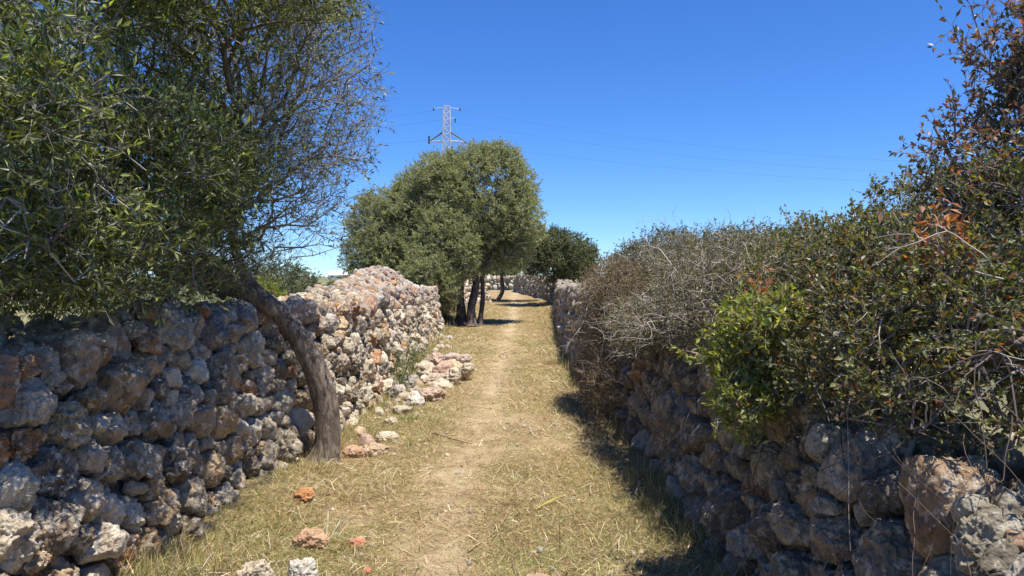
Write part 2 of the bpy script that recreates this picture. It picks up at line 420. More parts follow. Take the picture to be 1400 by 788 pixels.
    # hearting: the packed inside of the wall
    ss = np.linspace(0, line.L, int(line.L / 0.2) + 2); cs = []
    ac = []
    prof = []
    for s in ss:
        b, e1, out = frame(s); base = float(zg(b[0], b[1])); top = H(s) - 0.05 + (0 if pile is None else max(0, pile(s) - 0.06) * 0.0)
        p3 = np.array([b[0], b[1], base]); tb = math.tan(batter)
        pts = [(0.13, -0.3), (0.13 + 0.5 * top * tb, top * 0.5), (0.15 + top * tb, top - 0.04)]
        pz = 0 if pile is None else pile(s)
        pts += [(0.30 + top * tb, top + 0.55 * pz - 0.02), (width * .6 + top * tb, top + 0.9 * pz - 0.03), (width - 0.05 + top * tb, top + 0.9 * pz - 0.06), (width + 0.05 + 0.0 * tb, -0.3)]
        prof.append([p3 - out * o_ + np.array([0, 0, z_]) for o_, z_ in pts])
    P = np.array(prof); n, m_ = P.shape[:2]; V = P.reshape(-1, 3)
    V = V + 0.02 * np.stack([vnoise(V * 5 + 3), vnoise(V * 5 + 9), vnoise(V * 5 + 20)], 1)
    i = (np.arange(n - 1)[:, None] * m_ + np.arange(m_ - 1)[None]).ravel()
    faces = [np.stack([i, i + 1, i + m_ + 1, i + m_], 1), np.array([list(range(m_))]), np.array([[(n - 1) * m_ + q for q in range(m_)][::-1]])]
    part('hearting', mesh_np('hearting', V, faces, mat, np.tile(np.array(pal[2][0]) * 0.6, (len(V), 1)), smooth=False), root)
    return root
def hash_str(s):
    h = 0
    for ch in s: h = (h * 131 + ord(ch)) % 2147483647
    return h
def vis(c):
    if c[1] < 0.6: return 0.001
    x = c[0] / c[1] * F; z = (c[2] - EYE) / c[1] * F
    return 1.0 if abs(x) < 690 and -400 < z < 400 else 0.001

lineL = Line(LEFT); lineR = Line(RIGHT)
yL = lambda s: float(lineL.at(s)[1]); yR = lambda s: float(lineR.at(s)[1])
HL = lambda s: float(np.interp(yL(s), [0, 3, 5, 6.5, 7.5, 9, 12, 14, 20, 28, 36, 41], [1.22, 1.28, 1.34, 1.36, 1.32, 1.34, 1.38, 1.42, 1.35, 1.3, 1.5, 1.6]) + 0.05 * n1(s * 1.1, 8.)[0])
pileL = lambda s: float(np.interp(yL(s), [0, 7.5, 9, 11.0, 13.0, 14.8, 16.2, 17.8, 50], [0, 0, 0.06, 0.15, 0.30, 0.42, 0.34, 0.0, 0]))
HR = lambda s: float(np.interp(yR(s), [0, 2, 3.5, 6, 9, 14, 20, 30, 41, 55], [0.84, 0.87, 0.98, 1.2, 1.34, 1.5, 1.35, 1.25, 1.35, 1.3]) + 0.06 * n1(s * 0.9, 5.)[0])
build_wall('stone_wall', 'pitted grey limestone dry stone wall along the left of the path', lineL, 1, HL, R(9), PAL_L, 1.55, 7, M_STONE_L, 0.176, gap=0.94, pile=pileL, group=None)
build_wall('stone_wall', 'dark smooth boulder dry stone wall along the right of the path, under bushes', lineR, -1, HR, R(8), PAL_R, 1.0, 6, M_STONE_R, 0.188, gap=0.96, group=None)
lineF = Line([(-6.5, 61), (-3, 62), (0.5, 62.5), (3.0, 63)])
build_wall('stone_wall', 'low pale stone wall crossing behind the far end of the path', lineF, 1, lambda s: 0.85 + 0.06 * float(n1(s * 2., 2.)[0]), R(5), PAL_L, 0.6, 6, M_STONE_L, 0.3)

# ------------------------------------------------------------------ plants
def unit(v): return v / np.maximum(np.linalg.norm(v, axis=-1, keepdims=True), 1e-9)
def ell(c, r, n, g, shell=0.0):
    d = unit(g.normal(size=(n, 3))); rad = g.uniform(shell ** 3, 1, n) ** (1 / 3)
    return np.array(c) + d * rad[:, None] * np.array(r)
def grow(stems, pts, g, alpha=0.35, step=0.16, wig=0.12, r_tip=0.003, expo=0.45, r_base=None):
    """connect crown points to a trunk given as polylines; returns nodes, parents, radii"""
    P, par, L = [], [], []
    roots = []
    for st in stems:
        last = -1; length = 0
        st = np.array(st, float)
        for k in range(len(st) - 1):
            m = max(1, int(np.linalg.norm(st[k + 1] - st[k]) / step))
            for j in range(m + (k == len(st) - 2)):
                q = st[k] + (st[k + 1] - st[k]) * j / m
                if last >= 0: length += np.linalg.norm(q - P[last])
                P.append(q); par.append(last); L.append(length * 0.6); last = len(P) - 1
        roots.append(last)
    n0 = len(P); cap = n0 + len(pts) * 14 + 10
    A = np.zeros((cap, 3)); A[:n0] = P; Ln = np.zeros(cap); Ln[:n0] = L; pr = np.full(cap, -1); pr[:n0] = par; n = n0
    lowz = np.quantile(A[:n0, 2], 0.45)
    ok = np.zeros(cap, bool); ok[:n0] = A[:n0, 2] > lowz; ok[n0:] = True
    tip0 = A[roots].mean(0); order = np.argsort(np.linalg.norm(pts - tip0, axis=1) + g.normal(0, 0.1, len(pts)))
    for q in pts[order]:
        d = np.linalg.norm(A[:n] - q, axis=1); cost = d + alpha * Ln[:n] + np.where(ok[:n], 0, 50)
        j = int(np.argmin(cost)); dj = d[j]; m = max(1, min(12, int(dj / step)))
        off = g.normal(0, wig * dj / max(1, 1), 3) * 0.6
        sag = off
        prev = j
        for k in range(1, m + 1):
            t = k / m; w = A[j] + (q - A[j]) * t + sag * math.sin(t * math.pi) + (g.normal(0, 0.012, 3) if k < m else 0)
            A[n] = w; pr[n] = prev; Ln[n] = Ln[prev] + np.linalg.norm(w - A[prev]); prev = n; n += 1
            if n >= cap - 14: break
        if n >= cap - 14: break
    A, pr = A[:n], pr[:n]
    cnt = np.zeros(n); ch = np.bincount(pr[pr >= 0], minlength=n); cnt[ch == 0] = 1
    for i in range(n - 1, -1, -1):
        if pr[i] >= 0: cnt[pr[i]] += cnt[i]
    rad = r_tip * np.maximum(cnt, 1) ** expo
    return A, pr, rad, n0
def tubes(A, pr, rad, sides_fn, mask=None):
    """smooth tubes along the chains of a branching skeleton"""
    n = len(A); main = np.full(n, -1); best = np.full(n, -1.0)
    for i in range(n):
        p_ = pr[i]
        if p_ >= 0 and rad[i] > best[p_]: best[p_] = rad[i]; main[p_] = i
    ac = Acc(); groups = {}
    for i in range(n):
        if pr[i] >= 0 and main[pr[i]] == i: continue
        ch = ([pr[i]] if pr[i] >= 0 else []) + [i]; j = i
        while main[j] >= 0: j = main[j]; ch.append(j)
        if len(ch) < 2: continue
        P = A[ch]; r = rad[ch].copy()
        if pr[i] >= 0: r[0] = min(r[0], r[1] * 1.25)
        groups.setdefault((sides_fn(r.max())), []).append((P, r))
    return groups
def tube_arrays(chains, sides, ac, tint, bumpy=0.0):
    for P, r in chains:
        d = unit(np.gradient(P, axis=0)); ref = np.array([0.31, 0.17, 0.93]) if abs(d[0, 2]) < 0.8 else np.array([0.93, 0.2, 0.1])
        u = unit(np.cross(d, ref)); v = np.cross(d, u)
        a = np.arange(sides) * 2 * math.pi / sides
        rr = r[:, None] * np.ones(sides)[None]
        V = P[:, None] + (u[:, None] * np.cos(a)[None, :, None] + v[:, None] * np.sin(a)[None, :, None]) * rr[:, :, None]
        V = V.reshape(-1, 3); m = len(P)
        if bumpy > 0:
            C = np.repeat(P, sides, 0); N = unit(V - C); R_ = np.repeat(r, sides)
            V = V + N * (bumpy * R_ * fbm(V * np.array([5, 5, 2.2]) + 4, 3))[:, None]
        i = np.arange(m - 1)[:, None] * sides; j = np.arange(sides)[None]; j2 = (j + 1) % sides
        Fq = np.stack([i + j, i + j2, i + sides + j2, i + sides + j], -1).reshape(-1, 4)
        t = tint if not callable(tint) else tint()
        ac.add(V, Fq, t)
def leaf_arrays(P, D, L, W, tints, g, up=0.5, fold=0.25):
    """folded lance-shaped leaves: base, left, tip, right"""
    n = len(P); D = unit(D); nrm = unit(g.normal(size=(n, 3)) + np.array([0, 0, up * 2]))
    S = unit(np.cross(D, nrm)); N = np.cross(S, D)
    flip = np.where(N[:, 2] < 0, -1, 1)[:, None]; N = N * flip; S = S * flip
    L = L[:, None]; W = W[:, None]
    mid = P + D * L * 0.45
    V = np.stack([P, mid + S * W + N * W * fold, P + D * L - N * L * 0.08, mid - S * W + N * W * fold], 1).reshape(-1, 3)
    b = np.arange(n)[:, None] * 4
    Fq = np.concatenate([b + np.array([[0, 3, 2]]), b + np.array([[0, 2, 1]])])
    return V, Fq, np.repeat(tints, 4, 0)
def pal_pick(pal, n, g, var=0.16):
    w = np.array([b for _, b in pal], float); c = np.array([a for a, _ in pal])
    t = c[g.choice(len(pal), n, p=w / w.sum())]
    return np.clip(t * np.exp(g.normal(0, var, (n, 1))) * (1 + g.normal(0, 0.05, (n, 3))), 0.004, 0.9)
def sprays(A, pr, rad, thr, per, nl, tl, ll, lw, pal, g, leafp=None, up=0.3, twigr=0.0012, spread_=0.9, lift=0.25, vardens=0.0, vthr=-0.12):
    """small twigs with leaves from all thin nodes. returns (twig chains, leaf arrays)"""
    idx = np.where((rad < thr) & (pr >= 0))[0]
    base = np.repeat(idx, per); n = len(base)
    D0 = unit(A[base] - A[pr[base]]); D = unit(D0 * 0.7 + spread_ * unit(g.normal(size=(n, 3))) + np.array([0, 0, lift]))
    L = g.uniform(tl[0], tl[1], n); B = A[base] + g.normal(0, 0.01, (n, 3))
    if vardens > 0:
        keep = fbm(B * vardens, 2) + g.normal(0, 0.12, n) > vthr; B, D, L = B[keep], D[keep], L[keep]; n = len(B)
    if leafp is not None: kp = leafp(B)
    else: kp = np.ones(n)
    # twig prisms (3 sided, 2 segments with a bend)
    bend = g.normal(0, 0.25, (n, 3)); mid = B + D * L[:, None] * 0.5; tip = mid + unit(D + bend) * L[:, None] * 0.5
    u = unit(np.cross(D, g.normal(size=(n, 3)))); v = np.cross(D, u); rings = []
    for C, rr in ((B, twigr * 1.3), (mid, twigr), (tip, twigr * 0.5)):
        for k in range(3):
            a = k * 2.0944; rings.append(C + (u * math.cos(a) + v * math.sin(a)) * rr)
    TV = np.stack(rings, 1).reshape(-1, 3); b = np.arange(n)[:, None] * 9; TF = []
    for seg in (0, 3):
        for k in range(3): TF.append(b + np.array([[seg + k, seg + (k + 1) % 3, seg + 3 + (k + 1) % 3, seg + 3 + k]]))
    TF = np.concatenate(TF)
    li = np.repeat(np.arange(n), nl); li = li[g.uniform(size=len(li)) < kp[li]]; m = len(li)
    t = g.uniform(0.12, 1.0, m)[:, None]
    LP = np.where(t < 0.5, B[li] + (mid[li] - B[li]) * t * 2, mid[li] + (tip[li] - mid[li]) * (t * 2 - 1))
    LD = unit(D[li] * 0.8 + 0.9 * unit(g.normal(size=(m, 3))) + np.array([0, 0, 0.1]))
    LL = g.uniform(ll[0], ll[1], m); LW = LL * g.uniform(lw[0], lw[1], m)
    return (TV, TF), leaf_arrays(LP, LD, LL, LW, pal_pick(pal, m, g), g, up)

def curve_pts(ctrl, n=14, jit=0.0, g=rng):
    c = np.array(ctrl, float); t = np.linspace(0, 1, len(c)); T_ = np.linspace(0, 1, n)
    P = np.stack([np.interp(T_, t, c[:, j]) for j in range(3)], 1)
    P[1:-1] += g.normal(0, jit * 2.2, (n - 2, 3))
    for _ in range(max(2, n // 3)): P[1:-1] = (P[:-2] + 2 * P[1:-1] + P[2:]) / 4
    return P

def plant(name, label, cat, base, stems, pts, seed, bark, leafm, pal, group=None, thr=0.006, per=3, nl=7, tl=(.08, .2), ll=(.04, .06), lw=(.11, .16),
          leafp=None, alpha=0.35, step=0.16, r_tip=0.0028, expo=0.45, stem_r=None, twig_tint=((0.17, 0.145, 0.12), (0.30, 0.26, 0.22)), min_r=0.0, wig=0.12,
          twigr=0.0012, up=0.3, split=True, vardens=0.0, vthr=-.12, stem_name='trunk', bumpy=0.22, crown='crown', sp=0.9, lift=.25):
    g = np.random.default_rng(seed)
    root = thing(name, label, cat, base, group)
    A, pr, rad, n0 = grow(stems, pts, g, alpha, step, wig, r_tip, expo)
    # trunks drawn by hand-given radii as their own parts
    k0 = 0
    if stem_r is not None:
        # stems nodes come first in order
        starts = [i for i in range(n0) if pr[i] < 0] + [n0]
        for a, b, (r0, r1) in zip(starts[:-1], starts[1:], stem_r):
            P = A[a:b]; m = len(P)
            t = np.linspace(0, 1, m); fine_t = np.linspace(0, 1, m * 4)
            Pf = np.stack([np.interp(fine_t, t, P[:, j]) for j in range(3)], 1)
            kk = np.ones(7) / 7
            for j in range(3):
                q = np.pad(Pf[:, j], 3, mode='reflect', reflect_type='odd'); Pf[:, j] = np.convolve(q, kk, 'valid')
            rr = r0 + (r1 - r0) * fine_t ** 0.8; rr = rr * (1 + 0.4 * np.exp(-fine_t * 12) + .6 * np.exp(-fine_t * 45)) * (1 + .07 * n1(fine_t * 9, r0 * 77, 2))
            ac = Acc(); tube_arrays([(Pf, rr)], 20, ac, (0.3, 0.26, 0.21), bumpy)
            part(stem_name, ac.mesh(stem_name, bark), root)
            rad[a:b] = np.minimum(rad[a:b], np.interp(t, fine_t, rr) * 0.75)
    rad = np.maximum(rad, min_r)
    gr = tubes(A, pr, rad, lambda r: 9 if r > 0.03 else 6 if r > 0.01 else 4 if r > .004 else 3)
    thick, thin = Acc(), Acc(); ta, tb = np.array(twig_tint[0]), np.array(twig_tint[1])
    for sides, chs in gr.items():
        if sides >= 6: tube_arrays(chs, sides, thick, (0.25, 0.21, 0.18))
        else: tube_arrays(chs, sides, thin, lambda: ta + (tb - ta) * g.uniform())
    (TV, TF), (LV, LF, LT) = sprays(A, pr, rad, thr, per, nl, tl, ll, lw, pal, g, leafp, up, twigr, sp, lift, vardens, vthr)
    if thick.n: part('branches', thick.mesh('branches', bark), root)
    thin.add(TV, TF, np.repeat(ta + (tb - ta) * g.uniform(size=(len(TV) // 9, 1)), 9, 0))
    part('twigs', thin.mesh('twigs', M_TWIG, False), root)
    if len(LV): part(crown, mesh_np(crown, LV, LF, leafm, LT, False), root)
    print(label, 'nodes', len(A), 'leaves', len(LV) // 4)
    return root

OLIVE = [((0.085, 0.10, 0.026), 5), ((0.15, 0.17, 0.042), 3), ((0.36, 0.39, 0.08), 2.2), ((0.05, 0.06, 0.02), 1.5)]
OLIVE_FAR = [((0.30, 0.295, 0.165), 4), ((0.39, 0.375, 0.22), 3), ((0.20, 0.205, 0.105), 2), ((0.45, 0.43, 0.25), 1)]

# --- the big olive tree on the left
def left_pts(g):
    P = [ell((-3.7, 5.9, 3.3), (2.3, 2.2, 1.7), 1500, g, 0.3), ell((-3.1, 3.9, 2.65), (1.15, 1.0, 0.9), 650, g), ell((-2.3, 6.2, 3.2), (0.95, 1.3, 1.7), 2100, g),
         ell((-1.75, 6.4, 3.3), (0.6, 0.9, 1.6), 800, g), ell((-2.0, 3.15, 2.3), (.35, .4, .6), 150, g), ell((-1.98, 4.2, 1.78), (.28, 1.6, .28), 260, g), ell((-2.0, 4.3, 2.3), (.4, 1.6, .35), 380, g), ell((-3.4, 5.0, 1.9), (1.5, 1.4, 0.42), 330, g), ell((-2.6, 3.7, 1.6), (.6, .9, .2), 150, g), ell((-2.6, 5.2, 2.0), (0.6, 1.0, 0.5), 220, g), ell((-4.2, 4.6, 3.9), (1.6, 1.5, 1.2), 500, g), ell((-1.95, 4.4, 3.6), (1.0, 1.7, 0.45), 800, g), ell((-2.35, 4.1, 1.66), (0.4, 1.5, 0.2), 150, g), ell((-2.35, 6.0, 1.8), (.4, .6, .35), 160, g), ell((-3.0, 3.4, 1.9), (.8, .9, .5), 260, g)]
    P = np.concatenate(P); P = P[P[:, 2] > 1.43 + 0.18 * vnoise(P * 1.6)]
    P = P[P[:, 0] < -1.05 - 0.1 * vnoise(P * 3)]
    P = P[(P[:, 0] < -1.86) | (P[:, 2] > 1.72)]
    return P
gl = np.random.default_rng(11)
def left_leafp(B):
    # the side over the path is nearly bare twigs, the rest is dense
    a = np.interp(B[:, 0], [-3.8, -3.0, -2.4, -1.7], [0.95, 0.55, 0.20, 0.11]); w = np.clip((B[:, 1] - 5.0) / .8, 0, 1)
    return np.clip(a * w + (1 - w) + 0.15 * vnoise(B * 2), 0.05, 1)
stemsL = [[(-1.70, 6.65, -0.05), (-1.635, 6.64, 0.28), (-1.66, 6.6, 0.58), (-1.75, 6.56, 0.88), (-1.90, 6.5, 1.17), (-2.06, 6.42, 1.40), (-2.28, 6.3, 1.54), (-2.6, 6.15, 1.64), (-2.95, 6.0, 1.9)]]
plant('olive_tree', 'large dense olive tree leaning over the left wall from a bent grey trunk', 'tree', (-1.72, 6.65, 0), stemsL + [[(-2.12, 6.38, 1.44), (-2.3, 6.3, 1.7), (-2.35, 6.2, 2.1), (-2.2, 6.2, 2.6)], [(-2.4, 6.2, 1.57), (-2.6, 6.0, 1.6), (-2.75, 5.7, 1.72), (-3.1, 5.2, 1.9)]], left_pts(gl), 12,
      M_BARK, M_LEAF, OLIVE, thr=0.0062, per=5, nl=10, tl=(.08, .24), ll=(.035, .062), lw=(.10, .16), leafp=left_leafp, twig_tint=((0.17, 0.15, 0.13), (0.40, 0.36, 0.32)), stem_r=[(0.118, 0.07), (0.05, 0.03), (0.055, 0.03)], alpha=0.3, expo=.42, vardens=1.7, vthr=-.27, up=0.25)

# --- middle olive tree
gm = np.random.default_rng(21)
MP = np.concatenate([ell((-1.1, 26.6, 4.5), (2.1, 2.2, 1.9), 1100, gm, 0.45), ell((-4.1, 26.2, 3.35), (1.75, 1.8, 1.5), 650, gm, 0.3), ell((-2.3, 24.7, 2.7), (1.2, 1.1, 1.35), 420, gm, 0.2),
                     ell((0.0, 26.6, 3.5), (1.1, 1.6, 1.5), 420, gm, .3), ell((-2.75, 24.2, 1.85), (.8, 1.2, .8), 300, gm), ell((-2.9, 26.3, 3.75), (1.9, 1.8, 1.5), 620, gm, .3), ell((-4.0, 25.0, 2.4), (1.2, .9, .8), 240, gm), ell((-.6, 26.4, 6.0), (.9, .9, .45), 110, gm), ell((-2.5, 26.3, 4.65), (1.6, 1.8, 1.35), 520, gm, .3), ell((-1.6, 25.8, 2.2), (1.2, .7, .5), 260, gm), ell((-2.5, 24.9, 2.0), (1.3, .9, 1.1), 620, gm), ell((-2.2, 24.4, 1.35), (.55, .9, .75), 380, gm), ell((-4.9, 25.8, 2.6), (1.0, 1.2, 1.0), 260, gm), ell((-.9, 26.2, 2.9), (1.0, 1.2, .9), 250, gm)])
MP = MP[(MP[:, 0] < -1.9) | (MP[:, 2] > 1.8)]
MP = MP[(MP[:, 2] > 0.75)]
bY = 25.6
plant('olive_tree', 'broad grey green olive tree on several dark trunks beside the path', 'tree', (-1.7, bY, 0.08),
      [[(-1.38, 25.4, 0.05), (-1.42, 25.5, .7), (-1.2, 25.7, 1.5), (-1.4, 26, 2.4), (-1.3, 26.2, 3.4)], [(-1.72, 25.6, 0.05), (-1.8, 25.8, 1.1), (-1.8, 26, 2.2), (-2.6, 26.2, 3.4)],
       [(-1.12, 25.5, 0.05), (-1.0, 25.7, 1.0), (-1.05, 26, 2.0), (-.5, 26.4, 3.1)], [(-2.15, 25.7, 0.05), (-2.5, 25.8, 1.2), (-3.3, 26, 2.3)]], MP, 22,
      M_BARK_D, M_LEAF_F, OLIVE_FAR, thr=0.012, vardens=.8, vthr=-.4, per=7, nl=12, tl=(.15, .40), ll=(.06, .10), lw=(.14, .22), stem_r=[(0.16, 0.09), (0.17, 0.09), (0.09, 0.06), (.13, .07)], step=0.3, r_tip=0.005, twigr=0.003)
# --- the two beyond
g3 = np.random.default_rng(31)
P3 = np.concatenate([ell((-0.9, 43.2, 3.6), (2.3, 1.8, 1.3), 420, g3, 0.3), ell((0.8, 43.2, 3.4), (1.4, 1.4, 1.0), 160, g3, .2)]); P3 = P3[P3[:, 2] > 2.25]
plant('olive_tree', 'small distant olive tree with a curved dark trunk standing in the path', 'tree', (-0.85, 43.2, .42),
      [[(-0.92, 43.2, 0.35), (-0.62, 43.2, .8), (-0.5, 43.2, 1.2), (-0.62, 43.2, 1.8), (-0.5, 43.2, 2.6)]], P3, 32, M_BARK_D, M_LEAF_F, OLIVE_FAR, thr=0.014, per=6, nl=10,
      tl=(.2, .45), ll=(.07, .12), lw=(.2, .3), stem_r=[(0.13, 0.10)], step=0.35, r_tip=0.006, twigr=0.004)
g4 = np.random.default_rng(41)
P4 = np.concatenate([ell((2.4, 39.5, 2.9), (2.1, 1.9, 1.35), 650, g4, 0.3), ell((3.6, 40, 2.5), (1.1, 1.3, 1.0), 200, g4, .2), ell((1.5, 39.5, 3.3), (1.5, 1.4, 1.2), 200, g4, .2)]); P4 = P4[P4[:, 2] > 1.5]
plant('olive_tree', 'dark rounded tree rising behind the far right wall', 'tree', (3.0, 39.6, .35),
      [[(2.9, 39.6, 0.3), (2.8, 39.6, 1.2), (2.5, 39.6, 2.2)]], P4, 42, M_BARK_D, M_LEAF_F, [((0.12, 0.13, 0.05), 4), ((0.17, 0.18, 0.08), 3), ((0.08, 0.09, 0.04), 2)], thr=0.014, per=6, nl=11,
      tl=(.2, .45), ll=(.07, .12), lw=(.2, .3), stem_r=[(0.14, 0.10)], step=0.35, r_tip=0.006, twigr=0.004)

# --- bushes on and behind the right wall
def bush(name, label, cat, blobs, base, seed, pal, leafm=M_LEAF_M, **kw):
    g = np.random.default_rng(seed); P = np.concatenate([ell(c, r, n, g, 0.15) for c, r, n in blobs])
    zf = kw.pop('floor', None)
    if zf is not None: P = P[zf(P)]
    c0 = np.array(blobs[0][0]); b = np.array(base)
    stems = [[b + np.array([dx, dy, 0]), b * 0.5 + c0 * 0.5 + np.array([dx * 2, dy * 2, 0]) + g.normal(0, .06, 3), c0 + np.array([dx * 3, dy * 3, 0])] for dx, dy in ((0, 0), (0.1, .12), (-.08, .1))]
    kw.setdefault('stem_r', [(0.035, 0.015)] * 3)
    arch = kw.pop('arch', 0)
    r_ = plant(name, label, cat, tuple(base), stems, P, seed + 1, M_BARK, leafm, pal, stem_name='stem', crown='foliage', **kw)
    if arch:
        ac = Acc()
        for k in range(arch):
            c, rr, _n = blobs[g.integers(len(blobs))]; a = ell(c, np.array(rr) * 1.0, 1, g)[0]; dd = g.normal(size=3) * (.7, 1, .6) + (-.25, 0, .25); L_ = g.uniform(.15, .5)
            p1 = a + unit(dd) * L_ * .5; p2 = p1 + unit(dd * (1, 1, .3) + (0, 0, -.5) + g.normal(0, .25, 3)) * L_ * .5; r0 = g.uniform(.0015, .0042)
            if p2[2] < 0.5: continue
            tc = np.array([.46, .40, .33]) * g.uniform(.4, 1.2); Pc = curve_pts([a, p1, p2], 14, .045, g)
            tube_arrays([(Pc, np.linspace(r0, r0 * .35, 14))], 4, ac, tc)
            for q in g.integers(3, 13, 3):
                e = Pc[q] + unit(Pc[q] - Pc[q - 2] + g.normal(0, .03, 3)) * g.uniform(.04, .16); tube_arrays([(curve_pts([Pc[q], (Pc[q] + e) / 2, e], 5, .006, g), np.linspace(r0 * .5, r0 * .25, 5))], 3, ac, tc)
        part('dead_branches', ac.mesh('dead_branches', M_TWIG), r_)['kind'] = 'stuff'
    return r_
MASTIC = [((0.065, 0.07, 0.022), 5), ((0.12, 0.12, 0.032), 4), ((0.27, 0.25, 0.055), 2.4), ((0.32, 0.11, 0.045), 0.9), ((0.19, 0.10, 0.065), 1.4)]
MASTIC_UP = [((0.08, 0.075, 0.04), 3), ((0.12, 0.09, 0.06), 3), ((0.27, 0.12, 0.09), 3.4), ((0.40, 0.14, 0.07), 1.6)]
wallR = lambda P: (P[:, 0] > 1.22 + 0.03 * P[:, 1]) | (P[:, 2] > 1.35) | (P[:, 1] > 60)
bush('mastic_bush', 'tall dark mastic bush with red tinged shoots crowding the top of the near right wall', 'bush',
     [((2.5, 3.1, 1.70), (0.95, 1.0, 0.50), 850), ((2.85, 3.4, 2.15), (0.58, 0.7, 0.45), 300), ((2.5, 3.5, 2.55), (0.15, 0.2, 0.4), 45), ((1.6, 2.9, 1.27), (0.45, 0.95, 0.26), 620), ((1.6, 2.9, 1.5), (0.3, 0.7, 0.22), 200), ((1.9, 3.5, 1.6), (0.5, 0.6, 0.30), 240), ((2.65, 3.5, 2.35), (.35, .4, .4), 240), ((2.3, 3.5, 2.05), (.25, .4, .2), 120)],
     (2.3, 3.1, 0.9), 51, arch=80, pal=MASTIC, thr=0.005, vardens=2.2, vthr=-.16, per=3, nl=17, tl=(.07, .20), sp=.75, ll=(.017, .034), lw=(.20, .30), step=0.12, r_tip=0.0024, floor=lambda P: (P[:, 2] > 0.96) & (P[:, 0] > 1.18), twig_tint=((0.13, 0.10, 0.09), (0.32, 0.26, 0.23)), stem_r=[(0.03, 0.015)] * 3)
bush('mastic_bush', 'reddish brown leafy shoots rising above the dark bush at the far right', 'bush',
     [((2.42, 3.55, 2.40), (0.34, 0.3, 0.35), 150), ((2.15, 3.45, 2.15), (.3, .3, .2), 100), ((2.28, 3.5, 2.72), (0.22, 0.2, 0.22), 60), ((2.6, 3.5, 2.75), (0.22, 0.2, 0.3), 80)],
     (2.5, 3.5, 1.9), 55, MASTIC_UP, thr=0.005, per=2, nl=6, tl=(.05, .13), ll=(.022, .04), lw=(.2, .28), step=0.1, r_tip=0.0024, twig_tint=((0.16, 0.12, 0.11), (0.34, 0.25, 0.22)), stem_r=[(0.012, 0.006)] * 3, lift=.6)
bush('mastic_bush', 'yellow green bush with small leaves between the grey tangle and the tall dark bush', 'bush',
     [((2.3, 4.9, 1.72), (0.7, 0.9, 0.33), 500), ((2.75, 4.7, 2.0), (0.45, 0.7, 0.36), 260), ((1.75, 4.3, 1.55), (0.4, 0.6, 0.3), 220)],
     (2.3, 4.9, 0.9), 61, arch=35, pal=[((0.15, 0.15, 0.04), 4), ((0.25, 0.22, 0.06), 3), ((0.08, 0.085, 0.03), 2), ((0.34, 0.22, 0.09), 0.8)], thr=0.005, per=4, nl=9, tl=(.06, .16), ll=(.02, .035), lw=(.2, .28), step=0.12, r_tip=0.0022,
     floor=lambda P: P[:, 2] > 1.3, twig_tint=((0.2, 0.16, 0.13), (0.40, 0.35, 0.30)))
bush('mastic_bush', 'bright green leafy sprig clump spilling over the middle of the right wall', 'bush',
     [((1.19, 3.75, 1.22), (0.17, 0.33, 0.22), 240), ((1.22, 3.6, 1.40), (0.15, 0.3, 0.15), 130), ((1.10, 3.5, 1.02), (0.12, 0.2, 0.14), 70)],
     (1.6, 3.8, 1.2), 66, [((0.24, 0.26, 0.045), 4), ((0.45, 0.44, 0.08), 3), ((0.13, 0.15, 0.035), 2.5), ((.34, .18, .08), .8)], thr=0.006, vardens=5, vthr=-.1, per=3, nl=8, tl=(.05, .13), ll=(.03, .048), lw=(.17, .24), step=0.1, r_tip=0.0022, stem_r=[(0.012, 0.006)] * 3)
bush('dry_bush', 'grey half bare tangle of twigs arching over the right wall', 'bush',
     [((1.95, 6.2, 1.62), (0.75, 1.5, 0.36), 900), ((1.55, 5.0, 1.45), (0.35, 0.9, 0.3), 350), ((2.0, 7.8, 1.78), (0.6, 1.0, 0.34), 320), ((1.35, 5.8, 1.3), (0.2, 1.0, 0.22), 200), ((1.15, 7.2, 1.15), (0.14, 1.2, 0.25), 240)],
     (1.9, 6.2, 0.8), 71, arch=420, pal=[((0.16, 0.145, 0.055), 4), ((0.24, 0.21, 0.085), 2), ((0.10, 0.095, 0.04), 3), ((.26, .18, .10), 1.5)], thr=0.006, per=4, nl=9, tl=(.08, .24), ll=(.016, .03), lw=(.2, .3), step=0.12, r_tip=0.0026,
     floor=lambda P: P[:, 2] > .55, twig_tint=((0.16, 0.13, 0.10), (0.48, 0.41, 0.34)), twigr=0.0017, sp=1.2)
bush('dry_bush', 'rust brown dead bush hanging down the right wall towards the path', 'bush',
     [((1.25, 9.2, 1.45), (0.34, 1.2, 0.42), 760), ((1.05, 9.6, 0.85), (0.20, 1.2, 0.5), 420), ((1.0, 9.0, 0.45), (0.2, 1.4, 0.35), 320)],
     (1.6, 9.4, 1.0), 76, arch=150, pal=[((0.27, 0.17, 0.085), 4), ((0.20, 0.13, 0.065), 3), ((0.36, 0.25, 0.12), 2), ((0.14, 0.135, 0.055), 1.5)], thr=0.006, per=4, nl=7, tl=(.08, .2), ll=(.014, .026), lw=(.2, .35), step=0.13, r_tip=0.0024,
     twig_tint=((0.16, 0.12, 0.09), (0.34, 0.27, 0.21)), twigr=0.0016)
bush('green_bush', 'dark green bush topping the right wall behind the grey twig tangle', 'bush',
     [((1.95, 9.6, 1.85), (0.55, 0.9, 0.40), 420), ((2.6, 8.2, 1.75), (0.6, 1.2, 0.42), 400)],
     (2.0, 9.5, 0.8), 81, arch=110, pal=[((0.095, 0.08, 0.032), 4), ((0.10, 0.11, 0.045), 3), ((0.16, 0.13, 0.06), 1)], thr=0.006, per=4, nl=8, tl=(.08, .2), ll=(.02, .034), lw=(.2, .3), step=0.15, r_tip=0.0024, floor=lambda P: P[:, 2] > 1.3, twig_tint=((0.25, 0.21, 0.17), (0.5, 0.44, 0.38)))
